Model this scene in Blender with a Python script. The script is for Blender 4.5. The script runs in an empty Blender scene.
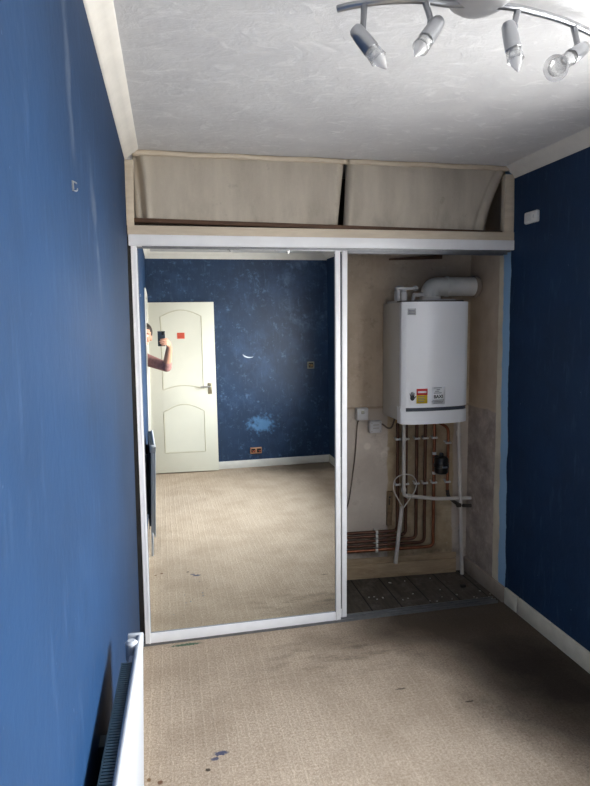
import bpy, bmesh, math, random
from mathutils import Vector, Matrix
R = random.Random(7)
scene = bpy.context.scene
COL = scene.collection
PI = math.pi

# ------------------------------------------------------------------ camera
CH = 1.62
FPX, CX, CY = 590.0, 295.0, 393.0
yaw, pit, rol = (math.radians(a) for a in (11.993, 6.762, -0.858))
Fw = Vector((math.sin(yaw)*math.cos(pit), math.cos(yaw)*math.cos(pit), -math.sin(pit)))
R0 = Vector((math.cos(yaw), -math.sin(yaw), 0)); U0 = R0.cross(Fw)
Rt = R0*math.cos(rol) + U0*math.sin(rol); Up = -R0*math.sin(rol) + U0*math.cos(rol)
cam = bpy.data.cameras.new('camera'); camo = bpy.data.objects.new('camera', cam); COL.objects.link(camo)
cam.sensor_fit = 'VERTICAL'; cam.sensor_height = 36.0; cam.lens = 36.0*FPX/786.0
cam.clip_start = 0.02
camo.matrix_world = Matrix(((Rt.x, Up.x, -Fw.x, 0), (Rt.y, Up.y, -Fw.y, 0), (Rt.z, Up.z, -Fw.z, CH), (0, 0, 0, 1)))
scene.camera = camo

# ------------------------------------------------------------------ materials
def nt(name):
    m = bpy.data.materials.new(name); m.use_nodes = True
    t = m.node_tree; t.nodes.clear()
    out = t.nodes.new('ShaderNodeOutputMaterial')
    b = t.nodes.new('ShaderNodeBsdfPrincipled'); t.links.new(b.outputs[0], out.inputs[0])
    return m, t, b, out

class N:
    """tiny node builder"""
    def __init__(s, t): s.t = t
    def new(s, k, **p):
        n = s.t.nodes.new(k)
        for a, v in p.items(): setattr(n, a, v)
        return n
    def link(s, a, b): s.t.links.new(a, b)
    def coord(s, scale=(1, 1, 1), rot=(0, 0, 0)):
        c = s.new('ShaderNodeTexCoord'); m = s.new('ShaderNodeMapping')
        m.inputs['Scale'].default_value = scale; m.inputs['Rotation'].default_value = rot
        s.link(c.outputs['Object'], m.inputs[0]); return m.outputs[0]
    def noise(s, vec, scale, detail=4, rough=.55, dist=0):
        n = s.new('ShaderNodeTexNoise'); n.inputs['Scale'].default_value = scale
        n.inputs['Detail'].default_value = detail; n.inputs['Roughness'].default_value = rough
        n.inputs['Distortion'].default_value = dist
        s.link(vec, n.inputs['Vector']); return n.outputs[0]
    def ramp(s, fac, lo, hi, a=0.0, b=1.0):
        n = s.new('ShaderNodeMapRange'); n.clamp = True
        for i, v in zip((1, 2, 3, 4), (lo, hi, a, b)): n.inputs[i].default_value = v
        s.link(fac, n.inputs[0]); return n.outputs[0]
    def math(s, op, a, b=0.0, c=0.0):
        n = s.new('ShaderNodeMath', operation=op)
        for i, v in enumerate((a, b, c)):
            if isinstance(v, (int, float)): n.inputs[i].default_value = v
            else: s.link(v, n.inputs[i])
        return n.outputs[0]
    def mix(s, fac, a, b):
        n = s.new('ShaderNodeMix', data_type='RGBA')
        if isinstance(fac, (int, float)): n.inputs[0].default_value = fac
        else: s.link(fac, n.inputs[0])
        for i, v in ((6, a), (7, b)):
            if isinstance(v, tuple): n.inputs[i].default_value = (*v, 1)
            else: s.link(v, n.inputs[i])
        return n.outputs[2]
    def xyz(s, vec):
        n = s.new('ShaderNodeSeparateXYZ'); s.link(vec, n.inputs[0]); return n.outputs
    def bump(s, h, strength, dist, bsdf):
        n = s.new('ShaderNodeBump'); n.inputs['Strength'].default_value = strength; n.inputs['Distance'].default_value = dist
        s.link(h, n.inputs['Height']); s.link(n.outputs[0], bsdf.inputs['Normal'])
    def dist2(s, xa, ya, cx, cy, sx=1, sy=1):
        dx = s.math('MULTIPLY', s.math('SUBTRACT', xa, cx), 1/sx); dy = s.math('MULTIPLY', s.math('SUBTRACT', ya, cy), 1/sy)
        return s.math('SQRT', s.math('ADD', s.math('MULTIPLY', dx, dx), s.math('MULTIPLY', dy, dy)))

def srgb(r, g, b):
    f = lambda c: (c/255/12.92) if c/255 <= .04045 else ((c/255+.055)/1.055)**2.4
    return (f(r), f(g), f(b))

def plain(name, col, rough=.5, metal=0, var=.12, vs=9, bump=0, bs=60, bd=.002, spec=None, coat=0):
    m, t, b, o = nt(name); n = N(t); v = n.coord()
    nz = n.noise(v, vs, 5)
    dark = tuple(c*(1-var) for c in col); lite = tuple(min(1, c*(1+var)) for c in col)
    n.link(n.mix(n.ramp(nz, .3, .7), dark, lite), b.inputs['Base Color'])
    b.inputs['Roughness'].default_value = rough; b.inputs['Metallic'].default_value = metal
    if spec is not None: b.inputs['Specular IOR Level'].default_value = spec
    if coat: b.inputs['Coat Weight'].default_value = coat
    if bump: n.bump(n.noise(v, bs, 4), bump, bd, b)
    return m

BLUE = srgb(17, 46, 78)
def blue_into(n, v, extra_scuff=.5, seed=0):
    nz = n.noise(v, 1.7+seed, 5)
    base = n.mix(n.ramp(nz, .3, .7), tuple(c*.86 for c in BLUE), tuple(c*1.14 for c in BLUE))
    st = n.noise(n.coord((9+seed, 9, 1.6)), 3.0, 6, .65)
    base = n.mix(n.math('MULTIPLY', n.ramp(st, .56, .78), .38*extra_scuff), base, srgb(118, 146, 186))
    dk = n.noise(v, 6+seed, 6, .6); base = n.mix(n.math('MULTIPLY', n.ramp(dk, .52, .72), .3), base, tuple(c*.55 for c in BLUE))
    sp = n.noise(v, 45+seed*3, 2)
    base = n.mix(n.math('MULTIPLY', n.ramp(sp, .74, .78), .5*extra_scuff), base, srgb(150, 170, 200))
    return base

def mat_wall_left():
    m, t, b, o = nt('blue_paint_left'); n = N(t); v = n.coord()
    c = blue_into(n, v, .2)
    x, y, z = n.xyz(v)
    # two long pale scuffs running up the wall
    wob = n.math('MULTIPLY', n.math('SUBTRACT', n.noise(v, 3.5, 4), .5), .3)
    for (y0, k, zlo, zhi) in ((1.62, .55, 1.72, 2.02), (1.30, .25, 2.0, 2.25)):
        d = n.math('ABSOLUTE', n.math('ADD', n.math('SUBTRACT', n.math('ADD', y, n.math('MULTIPLY', n.math('SUBTRACT', z, 1.9), k)), y0), wob))
        f = n.math('MULTIPLY', n.ramp(d, .0, .06, 1, 0), n.math('MULTIPLY', n.ramp(z, zlo-.08, zlo+.04), n.ramp(z, zhi-.05, zhi+.05, 1, 0)))
        c = n.mix(n.math('MULTIPLY', n.math('MULTIPLY', f, n.ramp(n.noise(v, 12, 4), .3, .7)), .2), c, srgb(150, 160, 170))
    n.link(c, b.inputs['Base Color']); b.inputs['Roughness'].default_value = .62
    b.inputs['Specular IOR Level'].default_value = .18
    n.bump(n.noise(v, 30, 5), .25, .004, b)
    return m

def mat_wall_back():
    m, t, b, o = nt('blue_paint_back'); n = N(t); v = n.coord(); x, y, z = n.xyz(v)
    c = blue_into(n, v, .55, 1)
    big = n.noise(v, 3.2, 7, .7)
    c = n.mix(n.math('MULTIPLY', n.ramp(big, .5, .75), .3), c, srgb(70, 102, 150))
    fine = n.noise(v, 14, 8, .75)
    c = n.mix(n.math('MULTIPLY', n.ramp(fine, .56, .68), .36), c, srgb(112, 146, 186))
    # worn pale patch low on the wall, above the double socket
    d = n.dist2(x, z, 1.13, .52, .2, .12)
    f = n.math('MULTIPLY', n.ramp(n.math('ADD', d, n.math('MULTIPLY', n.math('SUBTRACT', n.noise(v, 18, 5), .5), 2.8)), .35, 1.0, 1, 0), .45)
    c = n.mix(f, c, srgb(104, 160, 214))
    # white crescent scrape
    d1 = n.dist2(x, z, 1.0, 1.385, .085, .06); d2 = n.dist2(x, z, 1.02, 1.403, .1, .068)
    f = n.math('MULTIPLY', n.ramp(d1, .96, 1.0, 1, 0), n.ramp(d2, .98, 1.0, 0, 1))
    c = n.mix(n.math('MULTIPLY', f, n.ramp(z, 1.375, 1.345, 0, 1)), c, srgb(215, 225, 235))
    # filler smears high in the right corner
    d = n.dist2(x, z, 1.75, 2.1, .38, .45)
    ring = n.math('MULTIPLY', n.ramp(n.math('ABSOLUTE', n.math('SUBTRACT', d, .8)), 0, .3, 1, 0), n.ramp(n.noise(v, 7, 6, .7), .42, .62))
    c = n.mix(n.math('MULTIPLY', ring, .55), c, srgb(96, 122, 156))
    n.link(c, b.inputs['Base Color']); b.inputs['Roughness'].default_value = .5
    n.bump(n.noise(v, 20, 6), .3, .006, b)
    return m

def mat_wall_right():
    m, t, b, o = nt('wall_right_paint_and_plaster'); n = N(t); v = n.coord(); x, y, z = n.xyz(v)
    c = blue_into(n, v, .35, 2)
    w = n.math('MULTIPLY', n.math('SUBTRACT', n.noise(n.coord((1, 1, 1)), 5.0, 5, .6), .5), .045)
    w2 = n.math('MULTIPLY', n.math('SUBTRACT', n.noise(n.coord((1, 1, 1.3)), 9.0, 4), .5), .03)
    lean = n.math('MULTIPLY', n.math('SUBTRACT', z, 1.0), .015)
    yy = n.math('SUBTRACT', y, lean)
    c = n.mix(n.ramp(n.math('ADD', yy, w), 2.948, 2.951), c, srgb(146, 186, 220))
    pl = n.mix(n.ramp(n.noise(v, 9, 4), .35, .7), srgb(206, 197, 178), srgb(226, 217, 197))
    c = n.mix(n.ramp(n.math('ADD', yy, w2), 3.018, 3.021), c, pl)
    up = n.mix(n.ramp(n.noise(v, 6, 6), .3, .7), srgb(178, 160, 140), srgb(202, 186, 166))
    lo = n.mix(n.ramp(n.noise(v, 8, 7, .7), .35, .65), srgb(146, 136, 128), srgb(192, 178, 168))
    zz = n.math('ADD', z, n.math('MULTIPLY', n.math('SUBTRACT', n.noise(v, 10, 3), .5), .03))
    sm_ = n.noise(v, 5, 8, .75); lo = n.mix(n.math('MULTIPLY', n.ramp(sm_, .52, .68), .5), lo, srgb(112, 100, 94)); lo = n.mix(n.math('MULTIPLY', n.ramp(n.noise(v, 16, 7, .7), .6, .68), .5), lo, srgb(214, 204, 194))
    raw = n.mix(n.ramp(zz, 1.085, 1.095), lo, up)
    raw = n.mix(n.math('MULTIPLY', n.ramp(n.math('ABSOLUTE', n.math('SUBTRACT', zz, 1.095)), .003, .012, 1, 0), .5), raw, srgb(206, 190, 166))
    c = n.mix(n.ramp(n.math('ADD', y, n.math('MULTIPLY', w2, .6)), 3.073, 3.076), c, raw)
    n.link(c, b.inputs['Base Color']); b.inputs['Roughness'].default_value = .62
    b.inputs['Specular IOR Level'].default_value = .3
    n.bump(n.noise(v, 14, 7, .65), .35, .008, b)
    return m

def mat_wall_closet():
    m, t, b, o = nt('bare_closet_plaster'); n = N(t); v = n.coord(); x, y, z = n.xyz(v)
    base = n.mix(n.ramp(n.noise(v, 4, 8, .65), .3, .7), srgb(176, 160, 142), srgb(208, 194, 176))
    grey = n.mix(n.ramp(n.noise(v, 5, 6), .3, .7), srgb(182, 172, 162), srgb(206, 197, 187))
    zz = n.math('ADD', z, n.math('MULTIPLY', n.math('SUBTRACT', n.noise(v, 8, 3), .5), .03))
    base = n.mix(n.ramp(zz, 1.09, 1.06), base, grey)
    # yellow-brown old board behind the pipes
    xw = n.math('ADD', x, n.math('MULTIPLY', n.math('SUBTRACT', n.noise(v, 9, 4), .5), .03))
    f = n.math('MULTIPLY', n.math('MULTIPLY', n.ramp(xw, 1.312, 1.322), n.ramp(xw, 1.745, 1.755, 1, 0)), n.ramp(zz, 1.2, 1.19, 0, 1))
    yel = n.mix(n.ramp(n.noise(v, 7, 7, .7), .3, .72), srgb(160, 140, 112), srgb(202, 186, 158))
    base = n.mix(f, base, yel)
    # old filler dabs
    vo = n.new('ShaderNodeTexVoronoi'); vo.inputs['Scale'].default_value = 13; n.link(n.coord((1, .01, 1)), vo.inputs['Vector'])
    dab = n.math('MULTIPLY', n.ramp(vo.outputs[0], .36, .24, 0, 1), n.ramp(n.dist2(x, z, 1.22, .84, .13, .13), .85, 1.0, 1, 0))
    base = n.mix(n.math('MULTIPLY', dab, .6), base, srgb(224, 216, 204))
    # pale vertical joint left of the boiler
    j = n.ramp(n.math('ABSOLUTE', n.math('SUBTRACT', x, 1.235)), .006, .012, 1, 0)
    base = n.mix(n.math('MULTIPLY', j, n.math('MULTIPLY', n.ramp(z, 1.08, 1.1), .35)), base, srgb(196, 182, 160))
    hb = n.math('MULTIPLY', n.ramp(n.math('ABSOLUTE', n.math('SUBTRACT', zz, 1.09)), .004, .010, 1, 0), .5)
    base = n.mix(hb, base, srgb(132, 116, 100))
    wear = n.noise(v, 10, 9, .75); base = n.mix(n.math('MULTIPLY', n.ramp(wear, .55, .7), .45), base, srgb(128, 112, 98))
    base = n.mix(n.math('MULTIPLY', n.ramp(n.noise(v, 24, 6, .7), .6, .7), .35), base, srgb(222, 212, 198))
    # soot along the pipe run
    s = n.math('MULTIPLY', n.ramp(n.math('ABSOLUTE', n.math('SUBTRACT', zz, .14)), .0, .06, 1, 0), n.ramp(n.noise(v, 11, 5), .35, .6))
    base = n.mix(n.math('MULTIPLY', s, .6), base, srgb(62, 48, 38))
    n.link(base, b.inputs['Base Color']); b.inputs['Roughness'].default_value = .85
    b.inputs['Specular IOR Level'].default_value = .2
    n.bump(n.noise(v, 18, 8, .7), .4, .008, b)
    return m

def mat_ceiling():
    m, t, b, o = nt('textured_ceiling'); n = N(t); v = n.coord()
    nz = n.noise(v, 5, 6)
    c = n.mix(n.ramp(nz, .3, .7), srgb(218, 218, 219), srgb(230, 230, 230))
    sw = n.noise(n.coord((1, 1.6, 1)), 9, 8, .72, 1.2)
    c = n.mix(n.math('MULTIPLY', n.ramp(sw, .54, .66), .7), c, srgb(246, 246, 246))
    dk = n.noise(v, 26, 3); c = n.mix(n.math('MULTIPLY', n.ramp(dk, .72, .78), .35), c, srgb(150, 148, 146))
    n.link(c, b.inputs['Base Color']); b.inputs['Roughness'].default_value = .8
    n.bump(n.math('ADD', sw, n.math('MULTIPLY', n.noise(v, 40, 4), .35)), .45, .014, b)
    return m

def mat_carpet():
    m, t, b, o = nt('beige_carpet'); n = N(t); v = n.coord(); x, y, z = n.xyz(v)
    tuft = n.noise(v, 105, 6, .85)
    c = n.mix(n.ramp(tuft, .35, .65), srgb(148, 128, 108), srgb(212, 193, 172))
    blot = n.noise(v, 3.5, 6, .6)
    c = n.mix(n.math('MULTIPLY', n.ramp(blot, .42, .7), .36), c, srgb(134, 114, 94))
    # woven squares, 43 mm
    def line(a, per, w):
        fr = n.math('FRACT', n.math('DIVIDE', a, per)); return n.ramp(n.math('ABSOLUTE', n.math('SUBTRACT', fr, .5)), .5-w, .5, 0, 1)
    wx = n.math('ADD', x, n.math('MULTIPLY', n.noise(v, 30, 2), .012)); wy = n.math('ADD', y, n.math('MULTIPLY', n.noise(v, 30, 2), .012))
    g = n.math('MAXIMUM', line(wx, .043, .16), n.math('MULTIPLY', line(wy, .043, .16), .6))
    c = n.mix(n.math('MULTIPLY', n.math('MULTIPLY', g, n.ramp(n.noise(v, 9, 4), .3, .7)), .2), c, srgb(232, 214, 192))
    # trodden soot plus painted shade beyond the window jamb, before the boiler cupboard
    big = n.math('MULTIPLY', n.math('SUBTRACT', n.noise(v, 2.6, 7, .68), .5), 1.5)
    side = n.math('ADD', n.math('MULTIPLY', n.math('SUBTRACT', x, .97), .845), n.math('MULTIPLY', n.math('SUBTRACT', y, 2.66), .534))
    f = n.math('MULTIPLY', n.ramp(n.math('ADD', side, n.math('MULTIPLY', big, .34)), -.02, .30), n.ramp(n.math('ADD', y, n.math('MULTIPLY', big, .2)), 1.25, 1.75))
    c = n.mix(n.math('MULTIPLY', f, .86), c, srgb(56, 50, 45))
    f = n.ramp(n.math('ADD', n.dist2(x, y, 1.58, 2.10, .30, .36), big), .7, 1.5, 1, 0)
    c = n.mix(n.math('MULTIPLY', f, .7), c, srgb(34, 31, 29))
    d = n.math('ADD', n.dist2(x, y, 1.15, 2.75, .5, .13), big); f = n.ramp(d, .4, 1.2, 1, 0)
    c = n.mix(n.math('MULTIPLY', f, .5), c, srgb(78, 66, 54))
    # scuffs by the mirror door
    sm = n.noise(n.coord((5, 16, 1)), 1.0, 6, .7)
    near = n.ramp(n.dist2(x, y, .75, 2.62, .55, .24), .3, 1.1, 1, 0)
    c = n.mix(n.math('MULTIPLY', n.math('MULTIPLY', n.ramp(sm, .5, .68), near), .55), c, srgb(84, 76, 68))
    # window shade painted into the carpet at the far right corner
    d = n.math('ADD', n.dist2(x, y, 1.75, -.95, .75, .42), n.math('MULTIPLY', big, .7)); f = n.ramp(d, .35, 1.2, 1, 0)
    c = n.mix(n.math('MULTIPLY', f, .7), c, srgb(66, 60, 52))
    # ink blot, a black spot and green paint scrape
    for cx, cy, sx, sy, col in ((.135, 2.085, .03, .016, (44, 62, 98)), (.11, 2.06, .016, .012, (60, 70, 100)), (.08, 2.01, .011, .009, (24, 20, 16)), (-.09, 1.99, .012, .012, (96, 60, 40)), (-.13, 2.01, .01, .01, (110, 80, 50)), (.03, 2.895, .09, .014, (52, 98, 78)), (1.2, 2.15, .022, .006, (60, 52, 44)), (.95, 2.3, .03, .006, (90, 80, 70))):
        d = n.math('ADD', n.dist2(x, y, cx, cy, sx, sy), n.math('MULTIPLY', n.math('SUBTRACT', n.noise(v, 90, 3), .5), 1.6))
        c = n.mix(n.math('MULTIPLY', n.ramp(d, .6, 1.0, 1, 0), .85), c, srgb(*col))
    cr = n.noise(v, 60, 2); c = n.mix(n.math('MULTIPLY', n.ramp(cr, .765, .78), .8), c, srgb(50, 42, 36))
    n.link(c, b.inputs['Base Color']); b.inputs['Roughness'].default_value = .95
    b.inputs['Specular IOR Level'].default_value = .1
    n.bump(n.math('ADD', tuft, n.math('MULTIPLY', g, .22)), .7, .006, b)
    return m

def mat_boards():
    m, t, b, o = nt('dirty_floorboards'); n = N(t); v = n.coord(); x, y, z = n.xyz(v)
    gr = n.noise(n.coord((14, 1.4, 1)), 3, 7, .65)
    c = n.mix(n.ramp(gr, .3, .7), srgb(58, 52, 46), srgb(92, 84, 74))
    du = n.noise(v, 9, 9, .78)
    c = n.mix(n.math('MULTIPLY', n.ramp(du, .5, .68), .55), c, srgb(128, 120, 110))
    fr = n.math('FRACT', n.math('DIVIDE', n.math('ADD', x, .01), .18))
    g = n.ramp(n.math('ABSOLUTE', n.math('SUBTRACT', fr, .5)), .47, .49, 0, 1)
    c = n.mix(g, c, srgb(14, 11, 9))
    n.link(c, b.inputs['Base Color']); b.inputs['Roughness'].default_value = .9
    n.bump(n.math('SUBTRACT', gr, g), .5, .006, b)
    return m

def mat_fabric():
    m, t, b, o = nt('grubby_linen'); n = N(t); v = n.coord(); x, y, z = n.xyz(v)
    w = n.math('MULTIPLY', n.noise(n.coord((900, 1, 40)), 1, 2), 1); w2 = n.noise(n.coord((40, 1, 900)), 1, 2)
    st = n.noise(n.coord((6, 1, 1.2)), 2.2, 6)
    c = n.mix(n.ramp(st, .3, .7), srgb(176, 167, 153), srgb(200, 191, 176))
    c = n.mix(n.math('MULTIPLY', n.ramp(n.math('ADD', w, w2), .8, 1.3), .3), c, srgb(214, 206, 192))
    lowst = n.math('MULTIPLY', n.ramp(n.noise(n.coord((3, 1, 1.5)), 4, 5), .48, .7), n.ramp(z, 2.24, 2.11)); c = n.mix(n.math('MULTIPLY', lowst, .4), c, srgb(104, 94, 80))
    d = n.noise(v, 12, 5); c = n.mix(n.math('MULTIPLY', n.ramp(d, .66, .76), .4), c, srgb(104, 94, 80))
    n.link(c, b.inputs['Base Color']); b.inputs['Roughness'].default_value = .95
    b.inputs['Specular IOR Level'].default_value = .1
    n.bump(n.math('ADD', w, w2), .3, .002, b)
    return m

def mat_wood(name, a, c2, rough=.7):
    m, t, b, o = nt(name); n = N(t)
    g = n.noise(n.coord((2, 12, 12)), 3, 7, .65, .6)
    n.link(n.mix(n.ramp(g, .3, .7), a, c2), b.inputs['Base Color']); b.inputs['Roughness'].default_value = rough
    n.bump(g, .2, .003, b); return m

def mat_mirror():
    m, t, b, o = nt('mirror_glass'); n = N(t); v = n.coord(); x, y, z = n.xyz(v)
    b.inputs['Base Color'].default_value = (.92, .94, .91, 1); b.inputs['Metallic'].default_value = 1; b.inputs['Roughness'].default_value = 0
    # dried paint spatter low on the right of the glass
    d = n.new('ShaderNodeBsdfDiffuse'); d.inputs[0].default_value = (.7, .7, .66, 1)
    vo = n.new('ShaderNodeTexVoronoi'); vo.inputs['Scale'].default_value = 48; n.link(n.coord((1, .01, 1)), vo.inputs['Vector'])
    area = n.ramp(n.dist2(x, z, .22, .21, .17, .13), .5, 1.0, 1, 0)
    f = n.math('MULTIPLY', n.ramp(vo.outputs[0], .2, .14, 0, 1), n.math('MULTIPLY', area, n.ramp(n.noise(v, 25, 2), .45, .55)))
    mx = n.new('ShaderNodeMixShader'); n.link(n.math('MULTIPLY', f, .6), mx.inputs[0]); n.link(b.outputs[0], mx.inputs[1]); n.link(d.outputs[0], mx.inputs[2])
    n.link(mx.outputs[0], o.inputs[0]); return m

def mat_glass(name, tint=(1, 1, 1), gl=.08, white=0.0):
    m, t, b, o = nt(name); n = N(t)
    tr = n.new('ShaderNodeBsdfTransparent'); tr.inputs[0].default_value = (*tint, 1)
    g = n.new('ShaderNodeBsdfGlossy'); g.inputs['Roughness'].default_value = .03
    mx = n.new('ShaderNodeMixShader'); 
    lw = n.new('ShaderNodeLayerWeight'); lw.inputs[0].default_value = .35
    n.link(n.math('ADD', n.math('MULTIPLY', lw.outputs[1], .7), gl), mx.inputs[0])
    n.link(tr.outputs[0], mx.inputs[1]); n.link(g.outputs[0], mx.inputs[2])
    last = mx
    if white:
        d = n.new('ShaderNodeBsdfDiffuse'); d.inputs[0].default_value = (.85, .85, .85, 1)
        m2 = n.new('ShaderNodeMixShader'); m2.inputs[0].default_value = white
        n.link(mx.outputs[0], m2.inputs[1]); n.link(d.outputs[0], m2.inputs[2]); last = m2
    n.link(last.outputs[0], o.inputs[0]); return m

M = dict(
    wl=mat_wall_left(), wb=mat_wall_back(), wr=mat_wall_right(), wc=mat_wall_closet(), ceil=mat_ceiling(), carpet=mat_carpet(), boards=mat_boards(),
    fabric=mat_fabric(), mirror=mat_mirror(),
    hall=plain('hall_paint', srgb(198, 192, 180), .7), darkest=plain('wardrobe_gap_shade', srgb(34, 31, 30), .9), dark=plain('dark_cupboard_board', srgb(74, 66, 58), .85),  # darkest: shade of the door gap put into the colour
    cornice=plain('cornice_paint', srgb(226, 222, 214), .6, var=.05, vs=14, bump=.15, bs=25, bd=.004),
    skirt=plain('skirting_paint', srgb(206, 202, 188), .5, var=.1, vs=16, bump=.2, bs=30, bd=.003),
    skirt_white=plain('white_skirting_paint', srgb(214, 212, 206), .45, var=.05, vs=16),
    upvc=plain('white_frame_paint', srgb(246, 246, 248), .32, var=.03, vs=20),
    header=plain('header_white', srgb(244, 245, 247), .4, var=.05, vs=7, bump=.1, bs=40),
    greyline=plain('frame_groove_grey', srgb(150, 152, 156), .4, var=.05),
    pine=mat_wood('cream_painted_timber', srgb(202, 187, 166), srgb(219, 206, 185)),
    brown=mat_wood('brown_timber', srgb(70, 50, 38), srgb(104, 76, 56)),
    tan=mat_wood('stained_tan_timber', srgb(148, 126, 100), srgb(188, 167, 138)), blockwood=mat_wood('dark_block_timber', srgb(104, 84, 62), srgb(136, 114, 86)),
    oldskirt=plain('bare_skirting', srgb(150, 138, 126), .8, var=.14, vs=10, bump=.3, bs=30, bd=.004),
    alu=plain('aluminium_track', srgb(140, 141, 144), .45, metal=.7, var=.12, vs=30),
    door=plain('cream_door_paint', srgb(216, 215, 202), .42, var=.03, vs=3),
    groove=plain('cream_moulding', srgb(196, 192, 172), .5, var=.05),
    brass=plain('dull_brass', srgb(176, 166, 140), .3, metal=.8),
    chrome=plain('satin_chrome', srgb(176, 178, 182), .28, metal=.9, var=.05),
    silver=plain('silver_canopy', srgb(200, 200, 202), .42, metal=.6, var=.04),
    chrome_dark=plain('brushed_nickel', srgb(150, 152, 156), .34, metal=.85, var=.08),
    bulb=mat_glass('frosted_bulb', (.97, .97, .98), .05, .45), shade=mat_glass('clear_shade_glass', (.96, .965, .97), .02, .04), rim=mat_glass('ground_glass_rim', (.95, .95, .96), .04, .3),
    pane=mat_glass('window_glass', (.98, .98, .98), .01),
    boiler=plain('boiler_enamel', srgb(238, 240, 243), .3, var=.02, vs=4), boiler_side=plain('boiler_case_enamel', srgb(214, 212, 206), .4, var=.03, vs=5),
    slot=plain('dark_slot', srgb(52, 60, 70), .35), plasticw=plain('white_plastic', srgb(222, 222, 220), .4, var=.04, vs=20),
    greyplastic=plain('grey_white_plastic', srgb(196, 196, 198), .45, var=.05, vs=20),
    overflow=plain('white_waste_pipe', srgb(206, 202, 196), .45, var=.08, vs=14),
    copper=plain('copper_pipe', srgb(138, 86, 62), .32, metal=.85, var=.2, vs=18), copper_dark=plain('tarnished_copper', srgb(92, 62, 48), .4, metal=.65, var=.25, vs=14),
    brassfit=plain('brass_fitting', srgb(180, 142, 84), .3, metal=.9),
    black=plain('black_plastic', srgb(18, 18, 20), .3, var=.1), rubber=plain('black_rubber', srgb(30, 28, 28), .6),
    cable=plain('grey_cable', srgb(92, 82, 72), .6), cablew=plain('white_cable', srgb(206, 202, 194), .5),
    lag=plain('dark_lagged_elbow', srgb(58, 52, 46), .8, var=.3, vs=30),
    radw=plain('radiator_white', srgb(172, 176, 182), .32, var=.02), radg=plain('radiator_dark_blue', srgb(32, 52, 66), .5, var=.12, vs=14),
    red=plain('label_red', srgb(206, 50, 56), .5, var=.02), yellow=plain('label_yellow', srgb(222, 190, 30), .5, var=.03), ink=plain('label_ink', srgb(24, 26, 34), .5), inkgrey=plain('label_grey_ink', srgb(120, 124, 132), .5), paper=plain('label_paper', srgb(232, 234, 236), .5, var=.01),
    orange=plain('orange_red_sticker', srgb(216, 104, 80), .5, var=.04), orange_d=plain('sticker_print', srgb(176, 52, 40), .5),
    copperplate=plain('bare_socket_metal', srgb(176, 132, 104), .45, metal=.4), steelbox=plain('galvanised_box', srgb(150, 146, 130), .4, metal=.6),
    chip=plain('plaster_chip', srgb(206, 202, 194), .8, var=.1, vs=40), steel=plain('steel_hook', srgb(180, 182, 186), .3, metal=.9),
    skin=plain('skin', srgb(200, 148, 124), .5, var=.06, vs=20), hair=plain('dark_brown_hair', srgb(44, 32, 26), .6, var=.3, vs=60, bump=.4, bs=120),
    mauve=plain('mauve_jersey', srgb(156, 114, 110), .9, var=.18, vs=40, bump=.3, bs=120), denim=plain('dark_trousers', srgb(42, 46, 58), .85, var=.15, vs=30, bump=.2, bs=200),
    shoe=plain('black_shoe', srgb(28, 28, 30), .5), eyew=plain('eye_white', srgb(230, 226, 220), .25, var=.01), iris=plain('eye_iris', srgb(60, 44, 34), .2), lip=plain('lips', srgb(176, 96, 88), .5),
    slate=plain('slate_phone_back', srgb(46, 54, 64), .3, var=.04), lens=plain('camera_lens_glass', srgb(10, 10, 14), .08, spec=.8),
    screen=plain('phone_screen_glass', srgb(12, 12, 14), .1),
)

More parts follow.
